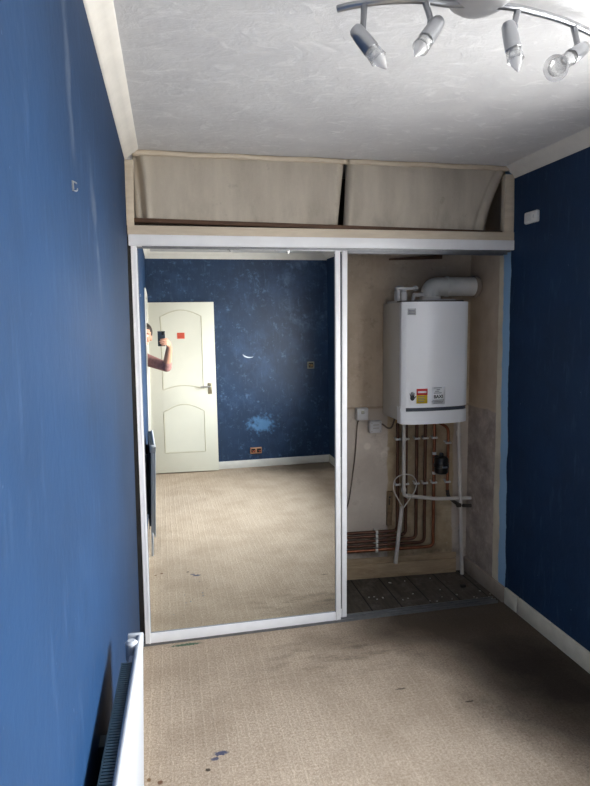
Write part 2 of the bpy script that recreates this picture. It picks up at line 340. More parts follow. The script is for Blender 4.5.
# ------------------------------------------------------------------ mesh helpers
class B:
    def __init__(s): s.bm = bmesh.new()
    def _bev(s, verts, w, seg=2):
        if w <= 0: return
        es = list({e for v in verts for e in v.link_edges})
        bmesh.ops.bevel(s.bm, geom=es, offset=w, segments=seg, profile=.5, affect='EDGES', clamp_overlap=True)
    def box(s, lo, hi, bev=0, mat=None, seg=2):
        vs = [s.bm.verts.new((x, y, z)) for x in (lo[0], hi[0]) for y in (lo[1], hi[1]) for z in (lo[2], hi[2])]
        if mat is not None:
            for v in vs: v.co = mat @ v.co
        for f in ((0, 1, 3, 2), (4, 6, 7, 5), (0, 4, 5, 1), (2, 3, 7, 6), (0, 2, 6, 4), (1, 5, 7, 3)):
            s.bm.faces.new([vs[i] for i in f])
        s._bev(vs, bev, seg); return s
    def hexa(s, pts, bev=0):
        """8 points ordered x,y,z low/high as in box"""
        vs = [s.bm.verts.new(p) for p in pts]
        for f in ((0, 1, 3, 2), (4, 6, 7, 5), (0, 4, 5, 1), (2, 3, 7, 6), (0, 2, 6, 4), (1, 5, 7, 3)):
            s.bm.faces.new([vs[i] for i in f])
        s._bev(vs, bev); return s
    def prism(s, poly, vec, bev=0):
        """polygon (list of 3D points) extruded along vec"""
        vec = Vector(vec)
        a = [s.bm.verts.new(p) for p in poly]; b = [s.bm.verts.new(Vector(p)+vec) for p in poly]
        s.bm.faces.new(a[::-1]); s.bm.faces.new(b); k = len(a)
        for i in range(k): s.bm.faces.new((a[i], a[(i+1) % k], b[(i+1) % k], b[i]))
        s._bev(a+b, bev); return s
    def tube(s, path, r, seg=12, cap=True):
        P = [Vector(p) for p in path]; k = len(P)
        rs = r if isinstance(r, (list, tuple)) else [r]*k
        T = []
        for i in range(k):
            t = (P[min(i+1, k-1)]-P[max(i-1, 0)])
            T.append(t.normalized() if t.length > 1e-9 else Vector((0, 0, 1)))
        u = T[0].orthogonal().normalized(); rings = []
        for i in range(k):
            if i:
                q = T[i-1].rotation_difference(T[i]); u = q @ u
            u = (u - T[i]*u.dot(T[i])).normalized(); w = T[i].cross(u)
            rings.append([s.bm.verts.new(P[i]+(u*math.cos(2*PI*j/seg)+w*math.sin(2*PI*j/seg))*rs[i]) for j in range(seg)])
        for a, b in zip(rings, rings[1:]):
            for j in range(seg): s.bm.faces.new((a[j], a[(j+1) % seg], b[(j+1) % seg], b[j]))
        if cap: s.bm.faces.new(rings[0][::-1]); s.bm.faces.new(rings[-1])
        return s
    def lathe(s, prof, mat=Matrix(), seg=24, cap=True):
        """profile [(r, h)] round local z"""
        rings = []
        for r, h in prof:
            rings.append([s.bm.verts.new(mat @ Vector((r*math.cos(2*PI*j/seg), r*math.sin(2*PI*j/seg), h))) for j in range(seg)])
        for a, b in zip(rings, rings[1:]):
            for j in range(seg): s.bm.faces.new((a[j], a[(j+1) % seg], b[(j+1) % seg], b[j]))
        if cap: s.bm.faces.new(rings[0][::-1]); s.bm.faces.new(rings[-1])
        return s
    def ball(s, c, r, sc=(1, 1, 1), rot=Matrix(), seg=16):
        m = Matrix.Translation(c) @ rot.to_4x4() @ Matrix.Diagonal((*[r*k for k in sc], 1))
        bmesh.ops.create_uvsphere(s.bm, u_segments=seg, v_segments=max(8, seg*2//3), radius=1, matrix=m); return s
    def capsule(s, pts, rs, seg=14):
        s.tube(pts, rs, seg)
        for p, r in zip(pts, rs): s.ball(p, r, seg=seg)
        return s
    def grid(s, fn, nu, nv):
        g = [[s.bm.verts.new(fn(i/nu, j/nv)) for j in range(nv+1)] for i in range(nu+1)]
        for i in range(nu):
            for j in range(nv): s.bm.faces.new((g[i][j], g[i+1][j], g[i+1][j+1], g[i][j+1]))
        return s
    def warp(s, fn):
        for v in s.bm.verts: v.co = fn(v.co.copy())
        return s
    def build(s, name, mat, parent=None, smooth=True, ang=35):
        bmesh.ops.recalc_face_normals(s.bm, faces=s.bm.faces)
        me = bpy.data.meshes.new(name); s.bm.to_mesh(me); s.bm.free()
        if isinstance(mat, str): mat = M[mat]
        me.materials.append(mat)
        if smooth:
            me.polygons.foreach_set('use_smooth', [True]*len(me.polygons))
            me.set_sharp_from_angle(angle=math.radians(ang))
        o = bpy.data.objects.new(name, me); COL.objects.link(o)
        if parent: o.parent = parent
        return o

def solid(o, th, off=0):
    md = o.modifiers.new('thickness', 'SOLIDIFY'); md.thickness = th; md.offset = off; return o
def thing(name, label, cat, loc=(0, 0, 0), group=None):
    o = bpy.data.objects.new(name, None); COL.objects.link(o); o.location = loc; o.empty_display_size = .05
    return tag(o, label, cat, group)
def tag(o, label, cat, group=None, kind=None):
    o['label'] = label; o['category'] = cat
    if group: o['group'] = group
    if kind: o['kind'] = kind
    return o
def struct(o, label=None, cat=None):
    o['kind'] = 'structure'
    if label: o['label'] = label
    if cat: o['category'] = cat
    return o
def keep(root, *kids):
    """parent world-built parts to a thing standing at its base"""
    for k in kids:
        k.parent = root; k.matrix_parent_inverse = Matrix.Translation(root.location).inverted()
def fillet(path, r, n=6):
    P = [Vector(p) for p in path]; out = [P[0]]
    for a, p, c in zip(P, P[1:], P[2:]):
        d1 = (a-p); d2 = (c-p); rr = min(r, d1.length*.49, d2.length*.49)
        s, e = p+d1.normalized()*rr, p+d2.normalized()*rr
        for i in range(n+1):
            t = i/n; out.append(s*(1-t)**2 + p*2*t*(1-t) + e*t*t)
    out.append(P[-1]); return out
def frame_to(p, d, up=(0, 0, 1)):
    """matrix with local z along d, at p"""
    d = Vector(d).normalized(); return Matrix.Translation(p) @ d.to_track_quat('Z', 'Y').to_matrix().to_4x4()

# ------------------------------------------------------------------ room numbers
D = 2.94            # wardrobe front
ZC = 2.433
YB0 = -1.112        # wall behind
XR = 1.846
def xl(z): return -.198+.0138*z
def xr(y): return XR + max(0, 1.85-y)*.0459
def ycl(x): return 3.399+(1.83-x)*.07
def zceil(y): return ZC + max(0, 1.2-y)*.0555
def lean(co): co.x += xl(co.z); return co
def bend(co):
    co.x += xr(co.y)-XR; return co

# ------------------------------------------------------------------ setting
fl = B().box((-1.6, -1.3, -.12), (2.3, 2.925, 0)).build('floor', 'carpet'); struct(fl, 'worn beige carpet with soot marks and painted shade towards the boiler cupboard', 'floor')
cf = B().box((-.6, 2.925, -.12), (1.839, 3.6, -.004)).build('floor_closet', 'boards'); struct(cf, 'dirty dark floorboards inside the boiler cupboard', 'floor')

w = B()                                                     # left wall with doorway at its near end
DY0, DY1, DZ = -1.04, -.28, 2.02
w.box((-.13, DY1, 0), (0, 2.915, 2.7)).box((-.13, -1.3, 0), (0, DY0, 2.7)).box((-.13, DY0, DZ), (0, DY1, 2.7))
struct(w.warp(lean).build('wall_left', 'wl', smooth=False), 'left wall painted navy blue', 'wall')
struct(B().box((-.5, -1.3, 0), (2.3, YB0, 2.8)).build('wall_back', 'wb', smooth=False), 'scuffed navy blue wall seen only in the mirror', 'wall')
WY0, WY1, WZ0, WZ1 = -.15, 1.7, .95, 2.2
w = B()
for y0, y1, z0, z1 in ((1.85, 3.6, 0, 2.8), (WY1, 1.85, 0, 2.8), (-1.3, WY0, 0, 2.8), (WY0, WY1, 0, WZ0), (WY0, WY1, WZ1, 2.8)):
    w.box((XR, y0, z0), (XR+.26, y1, z1))
struct(w.warp(bend).build('wall_right', 'wr', smooth=False), 'right wall in dark navy paint ending at bare plaster in the cupboard', 'wall')
w = B().hexa([(x, ycl(x)+dy, z) for x in (-.6, 1.9) for dy in (0, .12) for z in (-.1, 2.7)])
struct(w.build('wall_closet', 'wc', smooth=False), 'bare stained plaster wall behind the boiler', 'wall')
struct(B().box((-.6, 2.915, -.1), (-.34, 3.6, 2.7)).box((-.36, 3.06, -.1), (-.125, 3.4, 2.054)).build('wall_closet_left_and_added_panel', 'darkest', smooth=False), 'inner side of the wardrobe with an added near-black panel behind the door gap', 'wall')  # second box is an added panel that keeps the door gap black
w = B().hexa([(-1.6, -1.3, zceil(-1.3)), (-1.6, -1.3, 2.8), (-1.6, 1.2, ZC), (-1.6, 1.2, 2.8), (2.3, -1.3, zceil(-1.3)), (2.3, -1.3, 2.8), (2.3, 1.2, ZC), (2.3, 1.2, 2.8)])
w.box((-1.6, 1.2, ZC), (2.3, 3.6, 2.8))
struct(w.build('ceiling', 'ceil', smooth=False), 'white textured ceiling', 'ceiling')
struct(B().box((-.34, 3.0, 2.055), (1.839, 3.55, 2.075)).build('ceiling_closet', 'dark', smooth=False), 'dark board over the boiler cupboard', 'ceiling')
# hall outside the doorway
struct(B().box((-1.6, -1.3, 0), (-1.5, .4, 2.7)).build('wall_hall', 'hall', smooth=False), 'pale hall wall beyond the doorway', 'wall')
struct(B().box((-1.5, .3, 0), (-.34, .4, 2.7)).build('wall_hall_end', 'hall', smooth=False), 'end wall of the hall', 'wall')
struct(B().box((-1.5, -1.3, 0), (-.5, -1.2, 2.7)).build('wall_hall_near', 'hall', smooth=False), 'near wall of the hall', 'wall')

# coves
def cove(p0, p1, inward, drop, out, z0, z1, name, label, mt='cornice'):
    prof = [(0, 0), (out, 0), (out*.97, -drop*.10), (out*.62, -drop*.42), (out*.3, -drop*.68), (out*.14, -drop*.93), (out*.02, -drop), (-.02, -drop), (-.02, 0)]
    b = B(); n = len(prof); inward = Vector(inward)
    a = [b.bm.verts.new(Vector((*p0, z0))+inward*o+Vector((0, 0, h))) for o, h in prof]
    c = [b.bm.verts.new(Vector((*p1, z1))+inward*o+Vector((0, 0, h))) for o, h in prof]
    b.bm.faces.new(a[::-1]); b.bm.faces.new(c)
    for i in range(n): b.bm.faces.new((a[i], a[(i+1) % n], c[(i+1) % n], c[i]))
    return struct(b.build(name, mt), label, 'cornice')
xl2 = xl(ZC)
cove((xl2, 1.2), (xl2, 2.93), (1, 0, 0), .052, .062, ZC, ZC, 'trim_1', 'cream cornice along the left wall')
cove((xl2, YB0), (xl2, 1.2), (1, 0, 0), .052, .062, zceil(YB0), ZC, 'trim_2', 'near length of the left cornice')
cove((XR, 1.85), (XR, 2.95), (-1, 0, 0), .062, .054, ZC, ZC, 'trim_3', 'cream cornice along the right wall')
cove((xr(YB0), YB0), (xr(1.2), 1.2), (-1, 0, 0), .062, .054, zceil(YB0), ZC, 'trim_4', 'near length of the right cornice')
cove((xr(1.2), 1.2), (XR, 1.85), (-1, 0, 0), .062, .054, ZC, ZC, 'trim_5', 'middle length of the right cornice')
cove((-.2, YB0), (xr(YB0), YB0), (0, 1, 0), .075, .06, zceil(YB0), zceil(YB0), 'trim_6', 'cream cornice of the back wall seen in the mirror')

# skirtings
b = B()
for y0, y1 in ((2.79, 2.918), (1.85, 2.786)):
    b.box((XR-.014, y0, -.01), (XR+.01, y1, .092), .004)
b.box((XR-.014, -1.112, -.01), (XR+.01, 1.85, .092), .004)
struct(b.warp(bend).build('baseboard_right', 'skirt'), 'chipped cream skirting along the right wall', 'skirting')
struct(B().box((-.15, YB0-.01, -.01), (xr(YB0)+.01, YB0+.015, .09), .004).build('baseboard_back', 'skirt_white'), 'white skirting along the back wall in the mirror', 'skirting')
struct(B().box((0, -.28, -.01), (.012, .72, .09), .004).box((0, 1.62, -.01), (.012, 2.9, .09), .004).warp(lean).build('baseboard_left', 'skirt_white'), 'white skirting along the left wall', 'skirting')
struct(B().box((XR-.016, 2.922, -.02), (XR+.01, 3.41, .088), .006).build('baseboard_closet_right', 'oldskirt'), 'bare grey-brown skirting at the right of the boiler cupboard', 'skirting')
b = B()
b.hexa([(x, ycl(x)+dy, z) for x in (-.3, 1.772) for dy in (-.022, .01) for z in (-.02, .088)], .004)
b.hexa([(x, ycl(x)+dy, z) for x in (-.3, 1.778) for dy in (-.012, .01) for z in (.088, .125)], .004)
struct(b.build('baseboard_closet_back', 'tan'), 'stained tan timber skirting behind the pipes', 'skirting')

# window in the right wall, outside the photograph, that lights the room
win = struct(bpy.data.objects.new('window_1', None), 'white casement window in the right wall', 'window'); COL.objects.link(win); win.location = (2.0, .8, WZ0)
wf = B()
x0, x1 = XR+.17, XR+.23
for y0, y1, z0, z1 in ((WY0, WY0+.06, WZ0, WZ1), (WY1-.06, WY1, WZ0, WZ1), (WY0, WY1, WZ0, WZ0+.06), (WY0, WY1, WZ1-.06, WZ1), ((WY0+WY1)/2-.03, (WY0+WY1)/2+.03, WZ0, WZ1)):
    wf.box((x0, y0, z0), (x1, y1, z1), .006)
f = wf.warp(bend).build('window_frame', 'upvc')
g = B().box((x0+.025, WY0+.05, WZ0+.05), (x0+.031, WY1-.05, WZ1-.05)).warp(bend).build('window_glass', 'pane', smooth=False)
s = B().box((XR-.05, WY0-.05, WZ0-.03), (XR+.2, WY1+.05, WZ0), .006).warp(bend).build('window_sill', 'upvc')
keep(win, f, g, s)

# architrave of the doorway
b = B()
b.box((0, DY1-.005, 0), (.012, DY1+.045, DZ+.06), .004).box((0, DY0-.06, 0), (.016, DY0+.005, DZ+.06), .004).box((0, DY0-.06, DZ), (.016, DY1+.06, DZ+.06), .004)
b.box((-.135, DY1-.02, 0), (0, DY1, DZ)).box((-.135, DY0, 0), (0, DY0+.02, DZ)).box((-.135, DY0, DZ-.02), (0, DY1, DZ))
struct(b.warp(lean).build('trim_7', 'skirt_white'), 'white door frame of the doorway in the left wall', 'door frame')

# ------------------------------------------------------------------ room door, folded back against the back wall
DR = Matrix.Translation((-.172, -1.088, .012)) @ Matrix.Rotation(math.radians(3.6), 4, 'Z')     # local x along the leaf, y out to the room
door = struct(bpy.data.objects.new('door_1', None), 'cream panelled door swung open against the navy wall, seen in the mirror', 'door'); COL.objects.link(door)
door.location = DR.translation
def dl(pts): return [DR @ Vector(p) for p in pts]
LW, LH, LT = .762, 1.975, .036
leaf = B().box((0, -.002, 0), (LW, LT, LH), .003, DR).build('door_leaf', 'door')
def arch(x0, x1, z0, zs, rise, z0rise=0, n=14):
    top = []; bot = []
    for i in range(n+1):
        t = i/n; x = x0+(x1-x0)*t; k = math.sin(PI*t)**1.0
        top.append((x, zs+rise*k)); bot.append((x, z0+z0rise*k))
    return bot + top[::-1]
kids = [leaf]
for loop in (arch(.155, .615, .975, 1.815, .072, .045), arch(.15, .615, .235, .715, .085)):
    pts = dl([(x, LT, z) for x, z in loop]); pts.append(pts[0])
    inner = [( (x-.3825)*.955+.3825, z+(.013 if z < .6 or (.9 <= z < 1.1) else -.013)) for x, z in loop]
    pn = B().prism(dl([(x, LT-.004, z) for x, z in inner]), DR.to_3x3() @ Vector((0, .0065, 0)), 0).build('door_panel', 'door', ang=20)
    gm = B().tube(pts, .0055, 8, cap=False).build('panel_moulding', 'groove'); gm.parent = pn
    kids.append(pn)
hp = B().box((.665, LT, .91), (.71, LT+.006, 1.04), .003, DR).build('handle_plate', 'brass')
hl = B().tube(fillet(dl([(.688, LT, 1.0), (.688, LT+.05, 1.0), (.58, LT+.052, .998)]), .02), .009, 10).build('door_handle', 'chrome'); hl.parent = hp
kids.append(hp); keep(door, *kids)
st = thing('door_sticker', 'small orange-red notice sticker on the cream door in the mirror', 'sticker', DR @ Vector((.375, LT+.003, 1.59)))
a = B().box((.335, LT+.003, 1.558), (.42, LT+.005, 1.628), 0, DR).build('notice', 'orange')
b = B()
for zz in (1.615, 1.600, 1.585, 1.570): b.box((.342, LT+.005, zz-.0035), (.412, LT+.0056, zz+.004), 0, DR)
b = b.build('printed_lines', 'orange_d'); keep(st, a, b)

# ------------------------------------------------------------------ back wall electrics
sk = thing('open_socket_box', 'bare copper-coloured double socket box low on the navy wall, seen in the mirror', 'socket', (1.05, YB0, .2))
a = B().box((.98, YB0-.002, .165), (1.12, YB0+.02, .24), .003).build('back_box', 'copperplate')
b = B()
for x in (.99, 1.06): b.box((x, YB0+.0205, .18), (x+.05, YB0+.0215, .225))
b = b.build('dark_opening', 'black'); keep(sk, a, b)
for x in (1.005, 1.025, 1.08, 1.095): keep(sk, B().tube(fillet([(x, YB0+.02, .2), (x+.004, YB0+.035, .205), (x+.01, YB0+.03, .19)], .005), .003, 6).build('wire_end', 'orange'))
sw = thing('open_switch_box', 'small square metal box with wires on the navy wall, right in the mirror', 'switch box', (1.76, YB0, 1.22))
a = B().box((1.715, YB0-.002, 1.175), (1.80, YB0+.015, 1.26), .003).build('back_box', 'steelbox')
b = B().box((1.728, YB0+.0155, 1.188), (1.787, YB0+.0165, 1.247)).build('dark_opening', 'black')
keep(sw, a, b)
for x in (1.74, 1.757, 1.772): keep(sw, B().tube(fillet([(x, YB0+.015, 1.23), (x, YB0+.035, 1.22), (x+.006, YB0+.03, 1.2)], .008), .004, 6).build('wire_end', 'brassfit'))

# ------------------------------------------------------------------ wardrobe front
fas = thing('track_header', 'white painted header rail across the top of the sliding doors', 'header rail', (.84, 2.95, 1.99))
a = B().box((-.166, 2.936, 1.994), (1.852, 2.952, 2.046), .003).build('fascia', 'header')
b = B().box((-.15, 2.952, 1.984), (1.836, 2.9535, 2.0)).box((-.15, 2.952, 2.012), (1.836, 3.03, 2.018)).box((-.15, 2.984, 1.975), (1.836, 2.987, 2.012)).box((-.15, 3.026, 1.975), (1.836, 3.03, 2.012)).build('track_channel', 'alu', smooth=False)
keep(fas, a, b)
bt = thing('bottom_track', 'double aluminium track on the floor under the sliding doors', 'track', (.8, 2.95, 0))
a = B().box((-.19, 2.926, -.002), (1.80, 2.985, .003), .001).build('base_strip', 'alu')
b = B()
for y in (2.929, 2.953, 2.981): b.box((-.19, y-.002, .003), (1.80, y+.002, .013), .0008)
b = b.build('rails', 'alu'); keep(bt, a, b)

# timber frame above
tf = thing('top_cupboard', 'top cupboard opening framed in cream timber above the sliding doors', 'cupboard', (.84, 2.95, 2.046))
k = [B().box((-.168, 2.940, 2.046), (1.85, 2.985, 2.088), .002).build('beam', 'pine'),
     B().hexa([(-.170, 2.945, 2.088), (-.168, 2.945, 2.385), (-.170, 2.985, 2.088), (-.168, 2.985, 2.385), (-.137, 2.945, 2.088), (-.128, 2.945, 2.385), (-.137, 2.985, 2.088), (-.128, 2.985, 2.385)], .002).build('post', 'pine'),
     B().hexa([(1.79, 2.945, 2.088), (1.79, 2.945, 2.39), (1.79, 2.985, 2.088), (1.79, 2.985, 2.39), (1.85, 2.945, 2.088), (1.842, 2.945, 2.39), (1.85, 2.985, 2.088), (1.842, 2.985, 2.39)], .002).build('post', 'pine'),
     B().hexa([(-.13, 2.952, 2.411), (-.13, 2.952, 2.433), (-.13, 2.98, 2.411), (-.13, 2.98, 2.433), (1.815, 2.952, 2.412), (1.815, 2.952, 2.433), (1.815, 2.98, 2.412), (1.815, 2.98, 2.433)], .002).build('batten', 'pine'),
     B().hexa([(-.137, 2.962, 2.106), (-.137, 2.962, 2.126), (-.137, 2.99, 2.106), (-.137, 2.99, 2.126), (1.79, 2.962, 2.078), (1.79, 2.962, 2.098), (1.79, 2.99, 2.078), (1.79, 2.99, 2.098)], .002).build('ledge', 'brown')]
k[-1]['label'] = 'reddish brown ledge'
keep(tf, *k)
struct(B().box((-.34, 3.0, 2.075), (-.32, 3.5, 2.433)).box((-.32, 3.35, 2.075), (1.839, 3.37, 2.433)).build('wall_top_cupboard', 'dark', smooth=False), 'dark inside of the top cupboard', 'wall')

def panel(label, xa_t, xa_b, xb_t, xb_b, loc, creases):
    root = thing('fabric_panel', label, 'fabric panel', loc, 'linen panels over the top cupboard')
    def fn(u, v):                                   # v 0 bottom .. 1 top
        xa = xa_b+(xa_t-xa_b)*v**.7; xb = xb_b+(xb_t-xb_b)*(v**1.6 if xb_t-xb_b > .05 else v)
        x = xa+(xb-xa)*u
        zb_ = loc[2]-.012*u; z = zb_+(2.424-zb_)*v - .012*u*(1-v)
        y = 2.966 - .012*math.sin(PI*u)*math.sin(PI*v) + .02*(1-v)*.6 + .0025*math.sin(u*23+2*v)*(1-v)
        for cu, s, wd, amp in creases: 
            y += amp*math.exp(-((u-cu-s*(1-v)**.6)/wd)**2)*(1-v*.35)
        if u > .97: y += (u-.97)*.8
        if u < .03: y += (.03-u)*.8
        return (x, y, z)
    c = B().grid(fn, 110, 26).build('cloth', 'fabric', ang=180); solid(c, .004)
    h = B().grid(lambda u, v: (xa_t+(xb_t-xa_t)*u, 2.946-.004*math.sin(v*PI), 2.409+.021*v+.002*math.sin(u*17)), 60, 5).build('hem', 'pine', ang=180); solid(h, .003)
    keep(root, c, h); return root
panel('left grubby linen panel stretched over the top cupboard, above the mirror', -.134, -.137, .904, .870, (.38, 2.96, 2.118), [(.012, .03, .012, .022), (.045, .02, .014, -.012)])
panel('right grubby linen panel, above the boiler, curled away at its right edge',   .919, .903, 1.815, 1.70, (1.35, 2.96, 2.102), [(.94, -.02, .015, .014), (.02, 0, .015, -.01)])

# ------------------------------------------------------------------ sliding doors
DH = 1.988
def sliding_door(name, label, x0, x1, y, tilt, turn, lean_, zb, group):
    root = thing(name, label, 'mirror door', (x0, y, zb), group)
    w_ = x1-x0; sw_ = .0275; t = .014
    def prof(xc, name_):
        b = B().box((xc-sw_/2, -t, 0), (xc+sw_/2, t*.9, DH), .003)
        return b
    L = prof(sw_/2, 'l').box((sw_*.62, -t-.003, .0), (sw_, -t+.002, DH), .001).build('stile', 'upvc')
    Rr = prof(w_-sw_/2, 'r').box((w_-sw_, -t-.003, 0), (w_-sw_*.62, -t+.002, DH), .001).build('stile', 'upvc')
    bot = B().box((sw_, -t, 0), (w_-sw_, t*.9, .052), .003).build('bottom_rail', 'upvc')
    top = B().box((sw_, -t, DH-.012), (w_-sw_, t*.9, DH), .003).build('top_rail', 'upvc')
    gl = B().box((sw_*.8, -.006, .045), (w_-sw_*.8, -.001, DH-.008)).build('mirror_pane', 'mirror', smooth=False)
    bk = B().box((sw_*.8, 0, .045), (w_-sw_*.8, .004, DH-.02)).build('backing_board', 'dark', smooth=False)
    bead = B().box((sw_, -.0085, .050), (w_-sw_, -.006, .056)).box((sw_-.001, -.0085, .05), (sw_+.003, -.006, DH-.025)).box((w_-sw_-.003, -.0085, .05), (w_-sw_+.001, -.006, DH-.025)).build('rubber_bead', 'greyline', smooth=False)
    for k_ in (L, Rr, bot, top, gl, bk, bead): k_.parent = root
    root.rotation_euler = (tilt, lean_, turn)
    return root
# glass faces (0.0074, -0.99988, 0.0139)
sliding_door('mirror_door', 'tall white framed mirror sliding door, the front one at the left', -.174, .860, 2.938, -.01388, .0074, .0085, .013, 'sliding wardrobe doors')
sliding_door('mirror_door', 'white framed sliding door slid behind the front mirror, only its right stile showing', -.110, .902, 2.970, -.006, .004, .0085, .013, 'sliding wardrobe doors')

# ------------------------------------------------------------------ boiler
bo = thing('boiler', 'white wall-hung gas boiler in the open cupboard', 'boiler', (1.464, 3.25, 1.03))
BX0, BX1, BF = 1.268, 1.673, 3.088
def bfront(x): 
    t = (x-(BX0+BX1)/2)/((BX1-BX0)/2); return BF+.004-.026*(1-abs(t)**2.2)
def plan(inset=0, yb=3.30, n=16):
    pts = []
    for i in range(n+1):
        x = BX0+inset+(BX1-BX0-2*inset)*i/n; y = bfront(x)
        if i in (0, n): y += .012
        pts.append((x, y))
    return pts + [(BX1-inset, yb), (BX0+inset, yb)]
case = B().box((BX0+.014, 3.125, 1.05), (BX1-.004, ycl(1.46)+.002, 1.728), .006).build('casing', 'boiler_side')
front = B().prism([(x, y, 1.135) for x, y in plan(yb=3.13)], (0, 0, .592), .004).build('front_panel', 'boiler')
flap = B().prism([(x, y, 1.040) for x, y in plan(yb=3.16)], (0, 0, .074), .004).build('lower_fascia', 'boiler')
slot = B().prism([(x, y+.006, 1.112) for x, y in plan(.004, yb=3.16)], (0, 0, .024), 0).build('dark_slot', 'slot')
smil = B().prism([(x, y+.004, 1.112) for x, y in plan(.0, yb=3.16)[:2]]+[(BX0+.03, 3.16, 1.112), (BX0, 3.16, 1.112)], (0, 0, .025), 0).build('slot_end', 'boiler')
def decal(x0, x1, z0, z1, mat, name, parent=None, off=.0012, n=4):
    b = B().grid(lambda u, v: (x0+(x1-x0)*u, bfront(x0+(x1-x0)*u)-off, z0+(z1-z0)*v), n, 1)
    o = b.build(name, mat, ang=180); solid(o, .0006); 
    if parent: o.parent = parent
    return o
lab = decal(1.35, 1.413, 1.160, 1.243, 'yellow', 'warning_label'); lab['label'] = 'red and yellow warning label'
decal(1.35, 1.413, 1.207, 1.243, 'red', 'red_heading', lab, .0020)
decal(1.357, 1.406, 1.219, 1.230, 'paper', 'printed_line', lab, .0028)
for z in (1.199, 1.190, 1.181, 1.172): decal(1.357, 1.357+R.uniform(.035, .047), z-.002, z+.0015, 'inkgrey', 'printed_line', lab, .0028)
hand = B()
hx, hz = 1.327, 1.196
def hpt(x, z): return (x, bfront(x)-.0016, z)
def blob(x0, z0, x1, z1, r):
    hand.tube([hpt(x0, z0), hpt(x1, z1)], [r, r*.8], 8); hand.ball(hpt(x1, z1), r*.85, seg=8)
hand.ball(hpt(hx, hz-.004), .0125, (1, .12, 1.25), seg=12)
for i, (dx, dz) in enumerate(((-.013, .020), (-.006, .027), (.002, .028), (.009, .023))): blob(hx-.008+.0055*i, hz, hx+dx, hz+dz, .0030)
blob(hx+.008, hz-.008, hx+.019, hz+.004, .003)
hand.warp(lambda c: Vector((c.x, bfront(c.x)-.0012-.0004*(1 if c.y < bfront(c.x)-.0012 else 0), c.z)))
hand = hand.build('hand_symbol', 'ink')
wl_ = decal(1.438, 1.520, 1.152, 1.250, 'paper', 'maker_label')
for z, a_, b_ in ((1.246, .012, .060), (1.236, .028, .05), (1.227, .02, .045), (1.217, .012, .06), (1.176, .006, .075), (1.168, .0, .07), (1.160, .01, .066)):
    decal(1.438+a_, 1.438+b_, z-.0028, z+.0012, 'inkgrey', 'printed_line', wl_, .0018)
def text(s, size, loc, mat, name, parent=None):
    cu = bpy.data.curves.new(name, 'FONT'); cu.body = s; cu.size = size; cu.extrude = .0004; cu.offset = size*.025; cu.align_x = 'CENTER'
    tmp = bpy.data.objects.new(name, cu); COL.objects.link(tmp)
    bpy.context.view_layer.update()
    me = bpy.data.meshes.new_from_object(tmp.evaluated_get(bpy.context.evaluated_depsgraph_get()))
    bpy.data.objects.remove(tmp)
    o = bpy.data.objects.new(name, me); COL.objects.link(o); me.materials.clear(); me.materials.append(M[mat])
    mt_ = Matrix.Translation(loc) @ Matrix.Rotation(PI/2, 4, 'X'); me.transform(mt_)
    if parent: o.parent = parent
    return o
text('BAXI', .026, (1.478, bfront(1.478)-.0022, 1.187), 'ink', 'maker_name', wl_)
sl = decal(1.297, 1.342, 1.655, 1.69, 'greyplastic', 'small_label')
for z in (1.68, 1.672, 1.664): decal(1.302, 1.336, z-.002, z+.0015, 'inkgrey', 'printed_line', sl, .0018)
br = B().box((1.28, 3.19, 1.726), (1.40, 3.36, 1.738), .003).tube(fillet([(1.305, 3.27, 1.735), (1.305, 3.27, 1.80), (1.36, 3.30, 1.815), (1.36, 3.39, 1.82)], .02), .013, 10)
br.box((1.318, 3.225, 1.735), (1.358, 3.275, 1.785), .008).lathe([(.016, 0), (.02, .004), (.02, .02), (.012, .024)], frame_to((1.338, 3.25, 1.782), (0, 0, 1)), 14)
br.box((1.262+.02, 3.215, 1.80), (1.415, 3.245, 1.815), .004).tube([(1.30, 3.23, 1.735), (1.30, 3.23, 1.808)], .011, 10).tube([(1.39, 3.23, 1.735), (1.40, 3.235, 1.77), (1.455, 3.24, 1.775)], .012, 10).ball((1.405, 3.23, 1.81), .018, (1, 1, .8), seg=12)
br = br.box((1.415, 3.15, 1.726), (1.62, 3.365, 1.744), .004).build('top_fittings', 'greyplastic')
rail = B().box((1.275, 3.11, 1.727), (1.65, 3.19, 1.735), .003).build('dark_top_gasket', 'rubber')
keep(bo, case, front, flap, slot, smil, lab, hand, wl_, sl, br, rail)
fu = thing('flue_pipe', 'white flue elbow running from the boiler top into the right wall', 'flue', (1.534, 3.31, 1.738))
a = B().tube(fillet([(1.534, 3.31, 1.728), (1.534, 3.31, 1.822), (1.815, 3.31, 1.822)], .085, 12), .056, 24).build('pipe', 'plasticw')
b = B().lathe([(.060, 0), (.064, .004), (.064, .022), (.060, .026)], frame_to((1.534, 3.31, 1.738), (0, 0, 1)), 28).build('socket_ring', 'plasticw')
keep(fu, B().lathe([(.0585, 0), (.0605, .003), (.0605, .016), (.0585, .02)], frame_to((1.63, 3.31, 1.822), (1, 0, 0)), 28).build('socket_ring', 'plasticw'))
c = B().lathe([(.057, 0), (.064, .004), (.066, .02), (.060, .03)], frame_to((1.812, 3.31, 1.822), (1, 0, 0)), 28).build('wall_collar', 'oldskirt')
keep(fu, a, b, c)
tag(B().hexa([(1.322, ycl(1.33)-.012, 1.988), (1.322, ycl(1.33)-.012, 1.998), (1.322, ycl(1.33)+.004, 1.988), (1.322, ycl(1.33)+.004, 1.998), (1.655, ycl(1.65)-.012, 1.996), (1.655, ycl(1.65)-.012, 2.022), (1.655, ycl(1.65)+.004, 1.996), (1.655, ycl(1.65)+.004, 2.022)], .002).build('timber_strip', 'brown'), 'thin brown timber strip on the plaster high above the boiler', 'timber strip')

